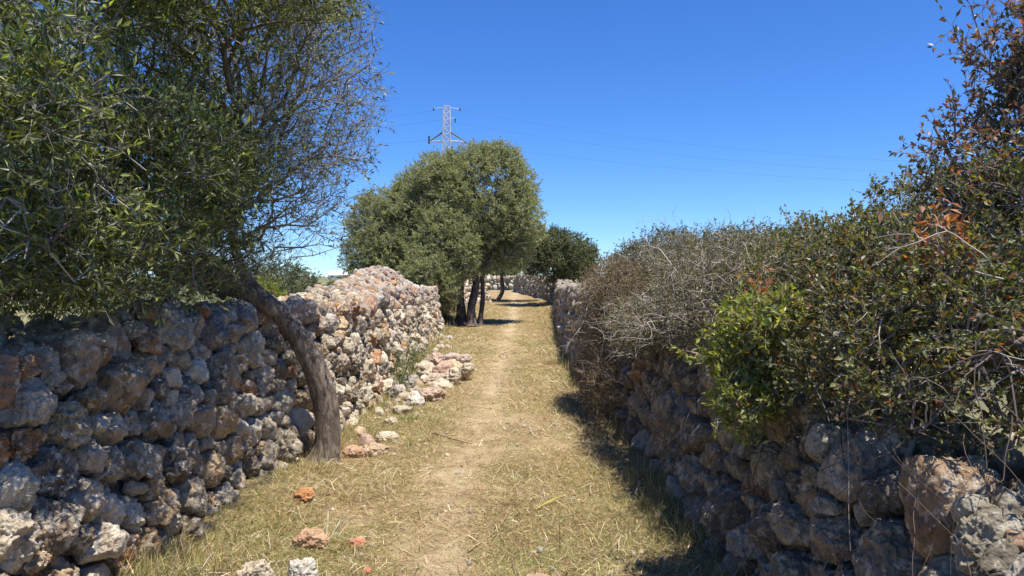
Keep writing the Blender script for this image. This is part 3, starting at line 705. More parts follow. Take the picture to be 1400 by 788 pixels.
bush('green_bush', 'broad olive green thicket behind the right wall below the skyline', 'bush',
     [((3.6, 6.5, 1.65), (1.2, 1.7, 0.55), 700), ((3.4, 10.0, 1.6), (1.0, 1.8, 0.55), 400)],
     (3.5, 6.8, 0.1), 86, [((0.075, 0.085, 0.03), 4), ((0.12, 0.12, 0.045), 3)], thr=0.007, per=4, nl=8, tl=(.1, .25), ll=(.025, .04), lw=(.2, .3), step=0.18, r_tip=0.003)
bush('green_bush', 'hazy dark tree top just beyond the right wall near the path bend', 'bush',
     [((3.3, 19.5, 2.0), (0.7, 1.0, 0.5), 300)],
     (3.0, 19.5, 0.1), 88, [((0.065, 0.08, 0.04), 4), ((0.10, 0.11, 0.05), 3)], thr=0.008, per=5, nl=8, tl=(.12, .3), ll=(.04, .06), lw=(.2, .3), step=0.2, r_tip=0.004, twigr=.002)

# --- shrubs in the field behind the left wall
for (c, r, n, seed, lab, pal) in [
    ((-3.9, 12.5, 1.25), (0.8, 1.2, 0.62), 500, 91, 'grey green shrub behind the left wall beside the bent trunk', [((0.09, 0.11, 0.045), 4), ((0.13, 0.15, 0.06), 3)]),
    ((-3.35, 9.6, 1.38), (0.3, 0.4, 0.22), 120, 93, 'small yellow flowering weed above the left wall by the bent trunk', [((0.30, 0.30, 0.03), 4), ((0.16, 0.19, 0.04), 3)]),
    ((-3.9, 19.5, 1.25), (0.9, 1.4, 0.60), 350, 95, 'low moss green shrub behind the heap of orange stones', [((0.13, 0.14, 0.03), 4), ((0.17, 0.17, 0.04), 3)]),
    ((-9.5, 20, 1.0), (2.2, 1.8, 0.75), 450, 97, 'wide shrub in the field seen under the left tree crown', [((0.10, 0.12, 0.045), 4), ((0.14, 0.15, 0.05), 3)]),
    ((-15.5, 27, 1.1), (2.6, 2.0, 0.9), 350, 99, 'distant field shrub at the far left below the tree crown', [((0.10, 0.12, 0.045), 4), ((0.14, 0.15, 0.05), 3)])]:
    bush('field_shrub', lab, 'shrub', [(c, r, n)], (c[0], c[1], 0), seed, pal, thr=0.01, per=5, nl=8, tl=(.08, .25), ll=(.03, .05), lw=(.2, .3), step=0.2, r_tip=0.003, leafm=M_LEAF_F)

# --- loose dead twigs and runners over the right wall
gt = np.random.default_rng(101)
root = thing('bramble', 'bare brown runners tangled across the stones at the foot of the near right wall', 'bramble', (1.3, 3, 0))
acs = Acc()
for k in range(230):
    y0 = gt.uniform(2.0, 6.5); z0 = gt.uniform(0.5, 1.45); x0 = 1.12 + 0.14 * z0 - gt.uniform(0.0, 0.10)
    dy = gt.normal(-0.35, 0.9); L_ = gt.uniform(0.25, 0.8)
    pts = [(x0 + .08, y0, z0), (x0 - 0.02, y0 + dy * L_ * .5, z0 - 0.25 * L_), (x0 - 0.10 - 0.02 * L_, y0 + dy * L_, z0 - gt.uniform(.15, .8) * L_)]
    P = curve_pts(pts, 12, 0.012, gt); r0 = gt.uniform(0.0010, 0.0026)
    c = np.array([0.11, 0.08, 0.06]) if gt.uniform() < .93 else np.array([0.42, 0.36, 0.29])
    tube_arrays([(P, np.linspace(r0, r0 * .35, 12))], 4, acs, c * gt.uniform(.7, 1.3))
part('runners', acs.mesh('runners', M_TWIG), root)
tw = [([(1.15, 9.9, 1.50), (0.95, 9.2, 1.35), (0.82, 8.8, 1.02), (0.62, 8.8, 0.82)], .008, 'long curved grey twig hanging out of the brown dead bush over the path'),
      ([(1.45, 4.6, 1.38), (1.35, 3.9, 1.28), (1.45, 3.4, 1.1), (1.75, 3.1, 1.07)], .006, 'pale stem running level below the bright green sprigs'),
      ([(1.9, 2.6, 1.65), (1.75, 2.9, 1.5), (1.6, 3.0, 1.40)], .007, 'grey bare branch poking out of the dark bush at the right'),
      ([(1.36, 7.4, 1.95), (1.32, 6.4, 1.85), (1.30, 5.4, 1.50)], .006, 'silvery twig slanting down in front of the grey tangle'),
      ([(1.5, 8.6, 1.6), (1.3, 8.2, 1.82), (1.1, 8.1, 1.95)], .005, 'thin twig sticking up against the sky at the left end of the bushes')]
for ctrl, r0, lab in tw:
    P = curve_pts(ctrl, 26, 0.008, gt); ac = Acc(); tube_arrays([(P, np.linspace(r0, r0 * .3, 26))], 6, ac, (0.46, 0.41, 0.36))
    for q in (8, 13, 18, 22):
        e = P[q] + gt.normal(0, .09, 3); tube_arrays([(curve_pts([P[q], (P[q] + e) / 2 + gt.normal(0, .01, 3), e], 6), np.linspace(r0 * .45, r0 * .15, 6))], 4, ac, (0.42, 0.37, 0.32))
    tag(obj('dead_twig', ac.mesh('dead_twig', M_TWIG)), lab, 'twig', 'dead twigs over the right wall')
for (x, y, z, lab) in [(1.32, 3.95, 1.52, 'rust red dead leaf sprig above the bright green clump'), (1.62, 2.85, 1.80, 'copper red leaf sprig in the middle of the dark right bush'), (1.66, 2.8, 1.68, 'orange brown curled leaf sprig below the copper red one')]:
    n = 110; c0 = np.array([x, y, z]); B = c0 + gt.normal(0, .055, (n, 3)); D = gt.normal(size=(n, 3)) + (0, 0, .3)
    root = thing('dead_sprig', lab, 'leaf sprig', (x, y, z - .1), 'red dead sprigs in the right bushes'); ac = Acc()
    for q in range(0, n, 6): tube_arrays([(curve_pts([c0 + (.05, 0, -.1), (c0 + B[q]) / 2, B[q]], 8, .004, gt), np.linspace(.002, .0008, 8))], 4, ac, (.25, .16, .11))
    part('stem', ac.mesh('stem', M_TWIG), root)
    V, Fq, T_ = leaf_arrays(B, D, gt.uniform(.028, .055, n), gt.uniform(.007, .012, n), pal_pick([((0.55, 0.16, 0.06), 3), ((0.38, 0.11, 0.05), 2), ((.6, .28, .12), 1)], n, gt), gt)
    part('leaves', mesh_np('leaves', V, Fq, M_LEAF_M, T_, False), root)

# ------------------------------------------------------------------ cut grass on the path, weeds
gg = np.random.default_rng(201)
def inside(x, y, m=0.0):
    return (x > np.interp(y, LEFT[:, 1], LEFT[:, 0]) - m) & (x < np.interp(y, RIGHT[:, 1], RIGHT[:, 0]) + m)
def blades(n, ylo, yhi, power, Lr, Wr, tilt, pal, dens, g, curl=0.15):
    u = g.uniform(size=n); a = 1 - power; y = (ylo ** a + u * (yhi ** a - ylo ** a)) ** (1 / a)
    x = g.uniform(-2.3, 2.2, n); k = inside(x, y, 0.05) & (g.uniform(size=n) < dens(x, y)); x, y = x[k], y[k]; n = len(x)
    z = zpath(x, y); az = g.uniform(0, 2 * math.pi, n); el = np.abs(g.normal(0, tilt[1], n)) + tilt[0]
    D = np.stack([np.cos(az) * np.cos(el), np.sin(az) * np.cos(el), np.sin(el)], 1)
    sc = np.maximum(1, y / 7.0) ** 0.8
    L = g.uniform(*Lr, n) * np.minimum(sc, 2); W = g.uniform(*Wr, n) * sc
    S = unit(np.cross(D, g.normal(size=(n, 3)) + (0, 0, 2)))
    B = np.stack([x, y, z + 0.002 + 0.012 * g.uniform(size=n) ** 2], 1)
    b = S * W[:, None] * 0.5; mid = B + D * L[:, None] * .55 + np.array([0, 0, 1]) * (L * curl)[:, None] * g.uniform(-.2, 1, n)[:, None]; tip = B + D * L[:, None]
    tip[:, 2] = np.maximum(tip[:, 2], z + 0.003)
    V = np.stack([B - b, B + b, mid + b * .8, mid - b * .8, tip], 1).reshape(-1, 3); i = np.arange(n)[:, None] * 5
    T_ = np.repeat(pal_pick(pal, n, g, .22), 5, 0)
    return V, [i + np.array([[0, 1, 2, 3]]), i + np.array([[3, 2, 4]])], T_
STRAW = [((0.50, 0.37, 0.18), 5), ((0.72, 0.58, 0.35), 2.2), ((0.32, 0.215, 0.11), 4), ((0.33, 0.30, 0.12), 2.6), ((0.19, 0.13, 0.07), 3.0)]
GREEN = [((0.21, 0.24, 0.06), 4), ((0.34, 0.34, 0.11), 3), ((0.14, 0.17, 0.05), 2), ((0.45, 0.38, 0.18), 2)]
def bare_at(x, y):
    c = np.interp(y, [3, 6, 9, 14, 20, 40], [-0.45, -0.45, -0.35, -0.25, -0.1, 0.2]); return np.exp(-((x - c) / 0.33) ** 2)
def d_straw(x, y):
    p = np.stack([x, y, 0 * x], 1); return np.clip(0.72 + 1.1 * fbm(p * 1.8, 3), 0.12, 1) * (1 - 0.78 * bare_at(x, y))
def d_green(x, y):
    p = np.stack([x, y, 0 * x + 7], 1); e = np.clip(np.interp(x - np.interp(y, LEFT[:, 1], LEFT[:, 0]), [0, .15, .8, 1.2], [1.3, 1.1, .3, .1]), 0, 2)
    return np.clip(2.0 * (fbm(p * 1.3, 3) - 0.0) + e * 0.5, 0, 1) * (1 - .9 * bare_at(x, y))
V, Fs, T_ = blades(520000, 3.2, 45, 1.8, (0.015, 0.075), (0.0014, 0.0032), (0.0, 0.30), STRAW, d_straw, gg)
tag(obj('cut_grass', mesh_np('cut_grass', V, Fs, M_GRASS, T_, False)), 'dry cut straw lying all over the path', 'dry grass', kind='stuff')
def d_edge(x, y):
    l_ = x - np.interp(y, LEFT[:, 1], LEFT[:, 0]); r_ = np.interp(y, RIGHT[:, 1], RIGHT[:, 0]) - x; p = np.stack([x, y, 0 * x + 11], 1)
    return np.clip((np.exp(-(l_ / .28) ** 2) + .8 * np.exp(-(r_ / .22) ** 2)) * (.55 + 1.4 * fbm(p * 1.6, 2)), 0, 1)
V, Fs, T_ = blades(90000, 3.2, 34, 1.7, (0.05, 0.20), (0.002, 0.0042), (0.75, 0.4), STRAW + GREEN, d_edge, gg, .1)
tag(obj('verge_grass', mesh_np('verge_grass', V, Fs, M_GRASS, T_, False)), 'taller dry and green grass along the foot of both walls', 'grass', kind='stuff')
V, Fs, T_ = blades(26000, 3.2, 22, 1.8, (0.05, 0.17), (0.0025, 0.0055), (0.0, 0.28), [((.55, .46, .27), 4), ((.42, .40, .20), 3), ((.66, .60, .42), 2), ((.28, .19, .11), 3)], lambda x, y: np.clip(.5 + 1.5 * fbm(np.stack([x, y, 0 * x + 3], 1) * 1.2, 2), .05, 1) * (1 - .7 * bare_at(x, y)), gg, .25)
tag(obj('grass_cuttings', mesh_np('grass_cuttings', V, Fs, M_GRASS, T_, False)), 'coarse pale cuttings strewn over the path', 'cuttings', kind='stuff')
V, Fs, T_ = blades(200000, 3.2, 40, 1.75, (0.015, 0.055), (0.0015, 0.0034), (0.35, 0.4), GREEN, d_green, gg)
tag(obj('short_grass', mesh_np('short_grass', V, Fs, M_GRASS, T_, False)), 'patchy short green grass on the path and verges', 'grass', kind='stuff')

def tuft(n, L, rad, pal, g, lean=.5, W=(.002, .0045)):
    a = g.uniform(0, 2 * math.pi, n); r = rad * np.sqrt(g.uniform(size=n)); B = np.stack([r * np.cos(a), r * np.sin(a), -0.01 + 0 * r], 1)
    az = a + g.normal(0, .6, n); el = math.pi / 2 - np.abs(g.normal(0, lean, n)); D = np.stack([np.cos(az) * np.cos(el), np.sin(az) * np.cos(el), np.sin(el)], 1)
    Ls = g.uniform(.45, 1, n) * L; S = unit(np.cross(D, g.normal(size=(n, 3)))); w = g.uniform(*W, n)[:, None] * .5
    rows = []
    for t, ww in ((0, 1), (.35, 1), (.7, .7)):
        c = B + D * (Ls * t)[:, None] + np.stack([np.cos(az), np.sin(az), -.6 + 0 * az], 1) * (Ls * .35 * t * t)[:, None]; rows += [c - S * w * ww, c + S * w * ww]
    tipv = B + D * Ls[:, None] + np.stack([np.cos(az), np.sin(az), -.6 + 0 * az], 1) * (Ls * .35)[:, None]; rows.append(tipv)
    V = np.stack(rows, 1).reshape(-1, 3); i = np.arange(n)[:, None] * 7
    return V, [np.concatenate([i + np.array([[0, 1, 3, 2]]), i + np.array([[2, 3, 5, 4]])]), i + np.array([[4, 5, 6]])], np.repeat(pal_pick(pal, n, g, .2), 7, 0)
tufts = [(-1.14, 4.55, .13, 'bright green grass tuft beside the white stone near the bottom of the photo'), (-1.62, 4.7, .12, 'grey green weed tuft between the orange slab and the near left wall'),
         (-1.72, 4.25, .16, 'dry green grass clump at the foot of the near left wall'), (-1.55, 7.6, .2, 'green grass clump at the wall foot just past the bent trunk'), (-1.45, 9.2, .22, 'green weeds between the wall and the pale half buried slab'),
         (-1.62, 10.6, .24, 'green weed clump in front of the wall before the stone heap'), (-1.62, 12.3, .3, 'tall green weeds against the wall behind the stone heap'), (-1.7, 14.2, .3, 'green weeds at the wall foot beyond the stone heap'),
         (-1.25, 8.6, .12, 'small grass tuft beside the pale slab'), (-1.7, 6.15, .14, 'brown grass around the foot of the bent trunk'), (-1.85, 3.95, .15, 'grass clump in the bottom left corner of the path by the wall'),
         (0.72, 4.35, .06, 'yellow green moss like tuft at the bottom right of the path'), (0.95, 11.4, .22, 'dry grass clump below the brown dead bush'), (0.9, 14.5, .25, 'yellowish grass tuft against the far part of the right wall'),
         (0.98, 5.2, .12, 'dry grass tuft at the shaded foot of the right wall'), (0.95, 6.6, .13, 'dry green grass tuft on the right verge in front of the shadow')]
for x, y, L_, lab in tufts:
    dry = 'dry' in lab or 'brown' in lab or 'yellowish' in lab
    V, Fs, T_ = tuft(int(160 if y < 8 else 120), L_, .10 + .5 * L_, STRAW if dry else GREEN, gg, .55, (.002, .004) if y < 8 else (.004, .008))
    o = obj('grass_tuft', mesh_np('grass_tuft', V, Fs, M_GRASS, T_, False)); o.location = (x, y, float(zpath(x, y)))
    tag(o, lab, 'grass tuft', 'weeds and grass tufts along the walls')
# weeds rooted in the left wall near the heap
for (x, y, z, lab) in [(-1.68, 11.2, .5, 'leafy green weed growing from the foot of the left wall by the heap'), (-1.72, 13.0, .55, 'second leafy weed growing up the left wall past the heap')]:
    n = 420; B = np.array([x, y, z * .5]) + gg.normal(0, 1, (n, 3)) * (.09, .25, .16); B[:, 2] = np.abs(B[:, 2])
    V, Fq, T_ = leaf_arrays(B, gg.normal(size=(n, 3)) + (0.3, 0, .5), gg.uniform(.03, .07, n), gg.uniform(.006, .012, n), pal_pick([((.13, .18, .04), 3), ((.2, .22, .06), 2), ((.08, .12, .03), 2)], n, gg), gg)
    root = thing('wall_weed', lab, 'weed', (x, y, 0), 'leafy weeds on the left wall'); ac = Acc()
    for q in range(0, n, 12): tube_arrays([(curve_pts([(x, y + (B[q][1] - y) * .3, 0), ((x + B[q][0]) / 2, B[q][1], B[q][2] * .6), B[q]], 7, .004, gg), np.linspace(.004, .0015, 7))], 4, ac, (.16, .17, .07))
    part('stem', ac.mesh('stem', M_TWIG), root); part('leaves', mesh_np('leaves', V, Fq, M_GRASS, T_, False), root)

# brown fallen leaves under the bushes and the trees
n = 9000; y = 3.4 + 24 * gg.uniform(size=n) ** 1.6; xr_ = np.interp(y, RIGHT[:, 1], RIGHT[:, 0]); xl_ = np.interp(y, LEFT[:, 1], LEFT[:, 0])
x = np.where(gg.uniform(size=n) < .62, xr_ - np.abs(gg.normal(0, .28, n)) + .05, xl_ + np.abs(gg.normal(0, .3, n)))
B = np.stack([x, y, zpath(x, y) + .01], 1); D = gg.normal(size=(n, 3)) * (1, 1, .25); LL = gg.uniform(.018, .04, n) * (1 + .04 * y)
V, Fq, T_ = leaf_arrays(B, D, LL, LL * .18, pal_pick([((.26, .16, .09), 4), ((.17, .10, .06), 3), ((.40, .29, .17), 2)], n, gg), gg, 1.0)
tag(obj('leaf_litter', mesh_np('leaf_litter', V, Fq, M_GRASS, T_, False)), 'fallen brown leaves along the foot of both walls', 'leaf litter', kind='stuff')

# ------------------------------------------------------------------ loose stones lying on the path edge
ORG, PALE, WHT, BUF, RED, GRY = (0.50, 0.235, 0.10), (0.52, 0.44, 0.32), (0.58, 0.54, 0.46), (0.50, 0.37, 0.24), (0.50, 0.20, 0.12), (0.36, 0.33, 0.29)
loose = [  # x px, y px of the foot, width px, height px, colour, label
    (413, 690, 25, 24, ORG, 'round orange stone lying by the foot of the left wall'), (415, 746, 46, 34, (0.52, .33, .2), 'orange and cream flat stone near the white stalks'),
    (345, 800, 44, 66, PALE, 'tall cream stone at the bottom left beside the wall'), (408, 788, 40, 40, WHT, 'whitish chunky stone beside the green tuft at the bottom'),
    (483, 742, 24, 14, RED, 'small flat red stone right of the pale stalks'), (500, 776, 15, 13, RED, 'tiny red stone near the bottom edge of the path'),
    (478, 622, 32, 20, (.5, .31, .19), 'flat reddish slab touching the bent trunk side slab'), (509, 620, 36, 24, BUF, 'buff square slab lying right of the reddish slab'),
    (528, 602, 34, 18, PALE, 'pale yellow slab behind the buff slab'), (533, 582, 18, 15, PALE, 'small pale stone behind the pale yellow slab'),
    (549, 566, 34, 14, PALE, 'half buried pale slab in the grass by the wall'), (566, 553, 28, 28, WHT, 'pale leaning slab at the near end of the heap'),
    (588, 545, 40, 26, (.45, .33, .25), 'brownish long slab leaning in the heap'), (541, 545, 26, 26, GRY, 'grey pitted stone at the wall foot before the heap'),
    (560, 530, 26, 26, GRY, 'dark grey rounded stone against the wall beside the heap'), (606, 530, 30, 16, PALE, 'low pale stone at the front of the heap'),
    (585, 517, 28, 20, PALE, 'cream stone in the middle of the heap'), (605, 514, 26, 20, (.44, .29, .22), 'brown stone in the middle of the heap'),
    (622, 515, 28, 22, (.55, .42, .27), 'yellowish round stone at the right of the heap'), (637, 512, 18, 18, PALE, 'small pale stone at the far right of the heap'),
    (598, 502, 24, 20, (.5, .36, .27), 'pinkish stone on top of the heap at the left'), (615, 499, 22, 18, (.45, .36, .30), 'greyish pink stone on top of the heap'),
    (631, 500, 22, 20, (.5, .4, .32), 'cream pitted stone on top of the heap at the right'), (592, 524, 30, 22, (.46, .36, .27), 'broad brown stone under the front of the heap'), (616, 524, 30, 24, PALE, 'cream pitted stone under the right front of the heap'), (604, 508, 26, 22, GRY, 'grey stone buried between the top stones of the heap'), (612, 530, 16, 10, PALE, 'small flat chip in front of the heap'),
    (740, 792, 40, 10, (.5, .33, .24), 'flat pinkish stone half sunk at the bottom middle of the path'), (1015, 775, 20, 14, GRY, 'small grey stone at the foot of the near right wall')]
gs = np.random.default_rng(301)
for (px, py, w, h, colr, lab) in loose:
    y = EYE * F / (py - 385) ; x = (px - 700) / F * y; z = float(zpath(x, y)); hw = w / 2 / F * y; hh = h / 2 / F * y
    lift_ = 0.0
    if 'on top' in lab or 'middle of the heap' in lab or 'right of the heap' in lab:
        yy = 12.35 if 'on top' in lab else 12.0 if 'middle' in lab else 12.1
        x = x / y * yy; zb_ = EYE - (py - 385) / F * yy; y = yy; lift_ = max(0.0, zb_ - z); z = float(zpath(x, y)); hw = w / 2 / F * y * 1.15; hh = h / 2 / F * y * 1.2
        lift_ = max(0.0, zb_ - z)
    a = gs.uniform(-1.4, 1.4) if lift_ > 0 or 'heap' in lab else gs.uniform(-.5, .5); rot = np.array([[math.cos(a), -math.sin(a), 0], [math.sin(a), math.cos(a), 0], [0, 0, 1]])
    tl_ = gs.normal(0, .4 if 'heap' in lab else .12); rot = rot @ np.array([[math.cos(tl_), 0, math.sin(tl_)], [0, 1, 0], [-math.sin(tl_), 0, math.cos(tl_)]])
    hz = hh * 0.85
    V, Fc = loose_stone(np.array([0, 0, hz * .55]), (hw * 1.12, hw * .85, hz * 1.05), 6 if y < 9 else 5, 1.2, gs, rot, .78)
    o = obj('loose_stone', mesh_np('loose_stone', V, Fc, M_STONE_G, np.array(colr))); o.location = (x, y + hw * .5, z + lift_)
    tag(o, lab, 'stone', 'loose stones on the left verge' if px < 700 else 'loose stones on the path')

# smaller broken pieces spilling round the heap, all alike
for k in range(84):
    t = gs.uniform(); y = 9.6 + 3.6 * t + gs.normal(0, .25); x = -1.55 + 0.75 * t ** 1.5 + gs.normal(0, .13); s_ = gs.uniform(.035, .085)
    if k >= 34: y = gs.uniform(7.4, 20); x = np.interp(y, LEFT[:, 1], LEFT[:, 0]) + .1 + abs(gs.normal(0, .16)); s_ = gs.uniform(.03, .10)
    if x < np.interp(y, LEFT[:, 1], LEFT[:, 0]) + .08: continue
    V, Fc = loose_stone(np.array([0, 0, s_ * .3]), s_ * gs.uniform(.7, 1.25, 3), 4, 0.7, gs)
    o = obj('loose_stone', mesh_np('loose_stone', V, Fc, M_STONE_G, pick([(PALE, 3), (BUF, 2), (WHT, 2), ((.48, .33, .25), 1.5), (GRY, 1)], gs))); o.location = (x, y, float(zpath(x, y)) + max(0, .2 * math.exp(-((y - 12.3) / .5) ** 2 - ((x + .95) / .3) ** 2)))
    tag(o, 'small broken stone chip strewn around the heap by the left wall', 'stone', 'broken chips round the stone heap')

# pebbles nobody could count
ac = Acc()
for k in range(520):
    y = 3.4 + 14 * gs.uniform() ** 1.8; x = gs.uniform(-1.6, 1.1); s = gs.uniform(.006, .018) * (1 + .04 * y)
    D, Fc = ico(2); V = np.array([x, y, float(zpath(x, y)) + s * .3]) + D * s * gs.uniform(.6, 1.2, 3); ac.add(V + gs.normal(0, s * .12, V.shape), Fc, pick([(PALE, 3), (BUF, 2), (GRY, 2), ((.5, .3, .2), 1)], gs))
tag(obj('pebbles', ac.mesh('pebbles', M_STONE_G)), 'small pebbles scattered in the cut grass', 'pebbles', kind='stuff')

# ------------------------------------------------------------------ sticks, stalks and reed on the path
def gp(px, py): y = EYE * F / (py - 385); x = (px - 700) / F * y; return np.array([x, y, float(zpath(x, y))])
def stick(name, label, cat, ctrl, r0, colr, forks=0, group='sticks on the path'):
    P = curve_pts(ctrl, 18, 0.003, gs); ac = Acc(); tube_arrays([(P, np.linspace(r0, r0 * .5, 18))], 6, ac, colr)
    for q in range(forks):
        i = 6 + 5 * q; e = P[i] + np.array([gs.normal(0, .08), gs.normal(0, .08), .03]); tube_arrays([(curve_pts([P[i], (P[i] + e) / 2, e], 6, .003, gs), np.linspace(r0 * .5, r0 * .25, 6))], 5, ac, colr)
    tag(obj(name, ac.mesh(name, M_TWIG)), label, cat, group)
u3 = np.array([0, 0, 1.])
stick('stick', 'curved pale brown stick lying across the lower path', 'stick', [gp(640, 745) + u3 * .01, gp(668, 728) + u3 * .012, gp(690, 712) + u3 * .02, gp(698, 700) + u3 * .04], .006, (.34, .24, .15), 2)
stick('stick', 'forked reddish brown twig near the bottom middle of the path', 'stick', [gp(708, 782) + u3 * .01, gp(702, 768) + u3 * .02, gp(700, 752) + u3 * .05], .005, (.25, .17, .12), 2)
stick('stick', 'dark straight stick lying on the path beyond the slabs', 'stick', [gp(590, 595) + u3 * .02, gp(612, 602) + u3 * .02, gp(645, 605) + u3 * .015], .008, (.16, .10, .07), 1)
stick('stick', 'thin dark stalk standing upright in the right half of the path', 'stick', [gp(766, 752), gp(766, 750) + u3 * .12, gp(765, 750) + u3 * .25], .0025, (.13, .10, .06))
stick('stick', 'pale straw stalk leaning on the grass near the middle of the path', 'stick', [gp(672, 665) + u3 * .01, gp(680, 655) + u3 * .04, gp(692, 645) + u3 * .07], .003, (.55, .45, .28))
stick('stick', 'pale bent stalk lying right of the yellow reed', 'stick', [gp(830, 677) + u3 * .02, gp(842, 683) + u3 * .03, gp(854, 690) + u3 * .015], .004, (.55, .44, .28))
stick('stick', 'short whitish twig standing out of the grass at the lower right', 'stick', [gp(846, 752) + u3 * .0, gp(847, 745) + u3 * .04, gp(850, 742) + u3 * .07], .004, (.55, .45, .33))
a, b = gp(733, 701) + u3 * .03, gp(774, 686) + u3 * .045
P = curve_pts([a, (a + b) / 2 + u3 * .01, b], 12); d = unit(b - a); s = np.cross(d, u3); w = .008 * np.sin(np.linspace(.25, math.pi - .1, 12))[:, None]
V = np.concatenate([P - s * w, P + u3 * .003 - u3 * w * .3, P + s * w]); i = np.arange(11)[:, None]
tag(obj('reed_leaf', mesh_np('reed_leaf', V, np.concatenate([i + np.array([[0, 1, 13, 12]]), i + np.array([[12, 13, 25, 24]])]), M_GRASS, (0.62, 0.58, 0.05))), 'bright yellow blade of reed lying on the path', 'leaf')
for (px, py, L_, lean, lab) in [(446, 730, .19, .01, 'tallest upright white stalk by the orange stones'), (453, 730, .15, .07, 'middle white stalk leaning right by the orange stones'), (461, 731, .12, .08, 'thinnest white stalk leaning right by the orange stones')]:
    c = gp(px, py); stick('pale_stalk', lab, 'stalk', [c, c + (lean * .5, 0, L_ * .5), c + (lean, 0, L_)], .010 if lean < .05 else .009 if lean < .075 else .005, (.80, .74, .46), 0, 'cut white stalks on the left verge')
ac = Acc()
for k in range(420):
    y = 3.6 + 16 * gs.uniform() ** 1.6; x = gs.uniform(-1.8, 1.05); 
    if not inside(np.array([x]), np.array([y]), -.05)[0]: continue
    a = gs.uniform(0, 6.28); L_ = gs.uniform(.05, .2); z = float(zpath(x, y)) + .008; c = np.array([x, y, z]); e = c + np.array([math.cos(a) * L_, math.sin(a) * L_, gs.uniform(0, .035)])
    tube_arrays([(curve_pts([c, (c + e) / 2 + gs.normal(0, .012, 3) + (0, 0, .012), e], 6), np.linspace(.0022, .0012, 6) * (1 + .05 * y))], 4, ac, np.array(STRAW[gs.integers(0, 3)][0]) * gs.uniform(.45, 1.15))
tag(obj('twig_litter', ac.mesh('twig_litter', M_TWIG)), 'short dry stalks littering the cut grass', 'twig litter', kind='stuff')

# ------------------------------------------------------------------ pylon and its wires
M_STEEL = flat_mat('galvanised_steel', (0.62, 0.63, 0.65), 0.5, 0.3); M_RUST = flat_mat('rusty_steel', (0.20, 0.14, 0.11), .8); M_GLASS = flat_mat('insulator_glass', (0.05, 0.07, 0.07), .3); M_WIRE = flat_mat('wire', (0.10, 0.11, 0.13), .6)
PY = 120.0; PX = (611 - 700) / F * PY; k_ = PY / F
def zpx(py): return EYE + (385 - py) * k_
zb = float(zg(PX, PY)) - .3
root = thing('electricity_pylon', 'white lattice electricity pylon rising behind the middle olive tree', 'pylon', (PX, PY, zb))
def beams(segs, r, mat, name, rt=None):
    ac = Acc()
    for a, b in segs:
        a, b = np.array(a, float), np.array(b, float); tube_arrays([(np.array([a, (a + b) / 2, b]), np.full(3, r))], 4, ac, (1, 1, 1))
    return part(name, ac.mesh(name, mat, False), rt or root)
ztop = zpx(146); hw = lambda z: float(np.interp(z, [zb, zpx(200), zpx(160), ztop], [1.3, .62, .52, .46]))
segs = []; cor = lambda z, i: (PX + (hw(z) if i in (0, 1) else -hw(z)), PY + (hw(z) if i in (1, 2) else -hw(z)), z)
zs = [zb]; 
while zs[-1] < ztop - .5: zs.append(min(ztop, zs[-1] + 2.0 * hw(zs[-1]) * 1.0))
zs[-1] = ztop
leg, br = [], []
for a_, b_ in zip(zs[:-1], zs[1:]):
    for i in range(4):
        leg.append((cor(a_, i), cor(b_, i))); br.append((cor(a_, i), cor(b_, (i + 1) % 4))); br.append((cor(a_, (i + 1) % 4), cor(b_, i))); br.append((cor(b_, i), cor(b_, (i + 1) % 4)))
[beams(leg[i::4], .10, M_STEEL, 'leg') for i in range(4)]; beams(br, .045, M_STEEL, 'bracing')
za, zt = zpx(194), zpx(181); arm = 2.85
for sgn in (-1, 1):
    ex = PX + sgn * arm + (0.1 if sgn > 0 else 0)
    beams([((PX + sgn * hw(za), PY - .4, za), (ex, PY, za)), ((PX + sgn * hw(za), PY + .4, za), (ex, PY, za))], .09, M_STEEL, 'cross_arm')
    beams([((PX + sgn * hw(zt), PY - .3, zt), (ex, PY, za)), ((PX + sgn * hw(zt), PY + .3, zt), (ex, PY, za))], .085, M_RUST, 'arm_stay')
    beams([((PX + sgn * hw(ztop), PY, ztop - .2), (PX + sgn * 2.0, PY, ztop - .35 - (.0 if sgn < 0 else .1)))], .06, M_STEEL, 'top_arm')
    beams([((ex, PY, za - .1 + (1.0 if sgn < 0 else .1)), (ex, PY, za - .35))], .14, M_GLASS, 'insulator')
    beams([((PX + sgn * 2.1, PY, ztop - .35), (PX + sgn * 2.1, PY, ztop - .7))], .12, M_GLASS, 'insulator')
beams([((PX - hw(zpx(164)), PY, zpx(164)), (PX + 1.4, PY, zpx(162)))], .07, M_STEEL, 'middle_arm')
beams([((PX + 1.35, PY, zpx(162)), (PX + 1.35, PY, zpx(168)))], .1, M_GLASS, 'insulator')
def wire(a, b, sag, label, r=.02):
    t = np.linspace(0, 1, 60)[:, None]; P = np.array(a) * (1 - t) + np.array(b) * t; P[:, 2] -= sag * 4 * (t[:, 0] * (1 - t[:, 0]))
    ac = Acc(); tube_arrays([(P, np.full(60, r))], 5, ac, (1, 1, 1)); tag(obj('power_line', ac.mesh('power_line', M_WIRE)), label, 'power line', 'wires of the pylon')
def pw(px, py, d): return ((px - 700) / F * d, d, EYE + (385 - py) * d / F)
wire((PX + 2.1, PY, ztop - .7), pw(1320, 224, 118), 1.5, 'top wire running right from the pylon head towards the bushes', .014)
wire((PX + 1.35, PY, zpx(168)), pw(1320, 240, 118), 1.5, 'middle wire running right from the pylon', .014)
wire((PX + arm + .1, PY, za - .35), pw(1320, 252, 118), 1.2, 'lowest wire running right from the cross arm', .014)
wire((PX - 2.1, PY, ztop - .7), pw(100, 175, 118), 1.5, 'top wire running left from the pylon head into the tree', .014)
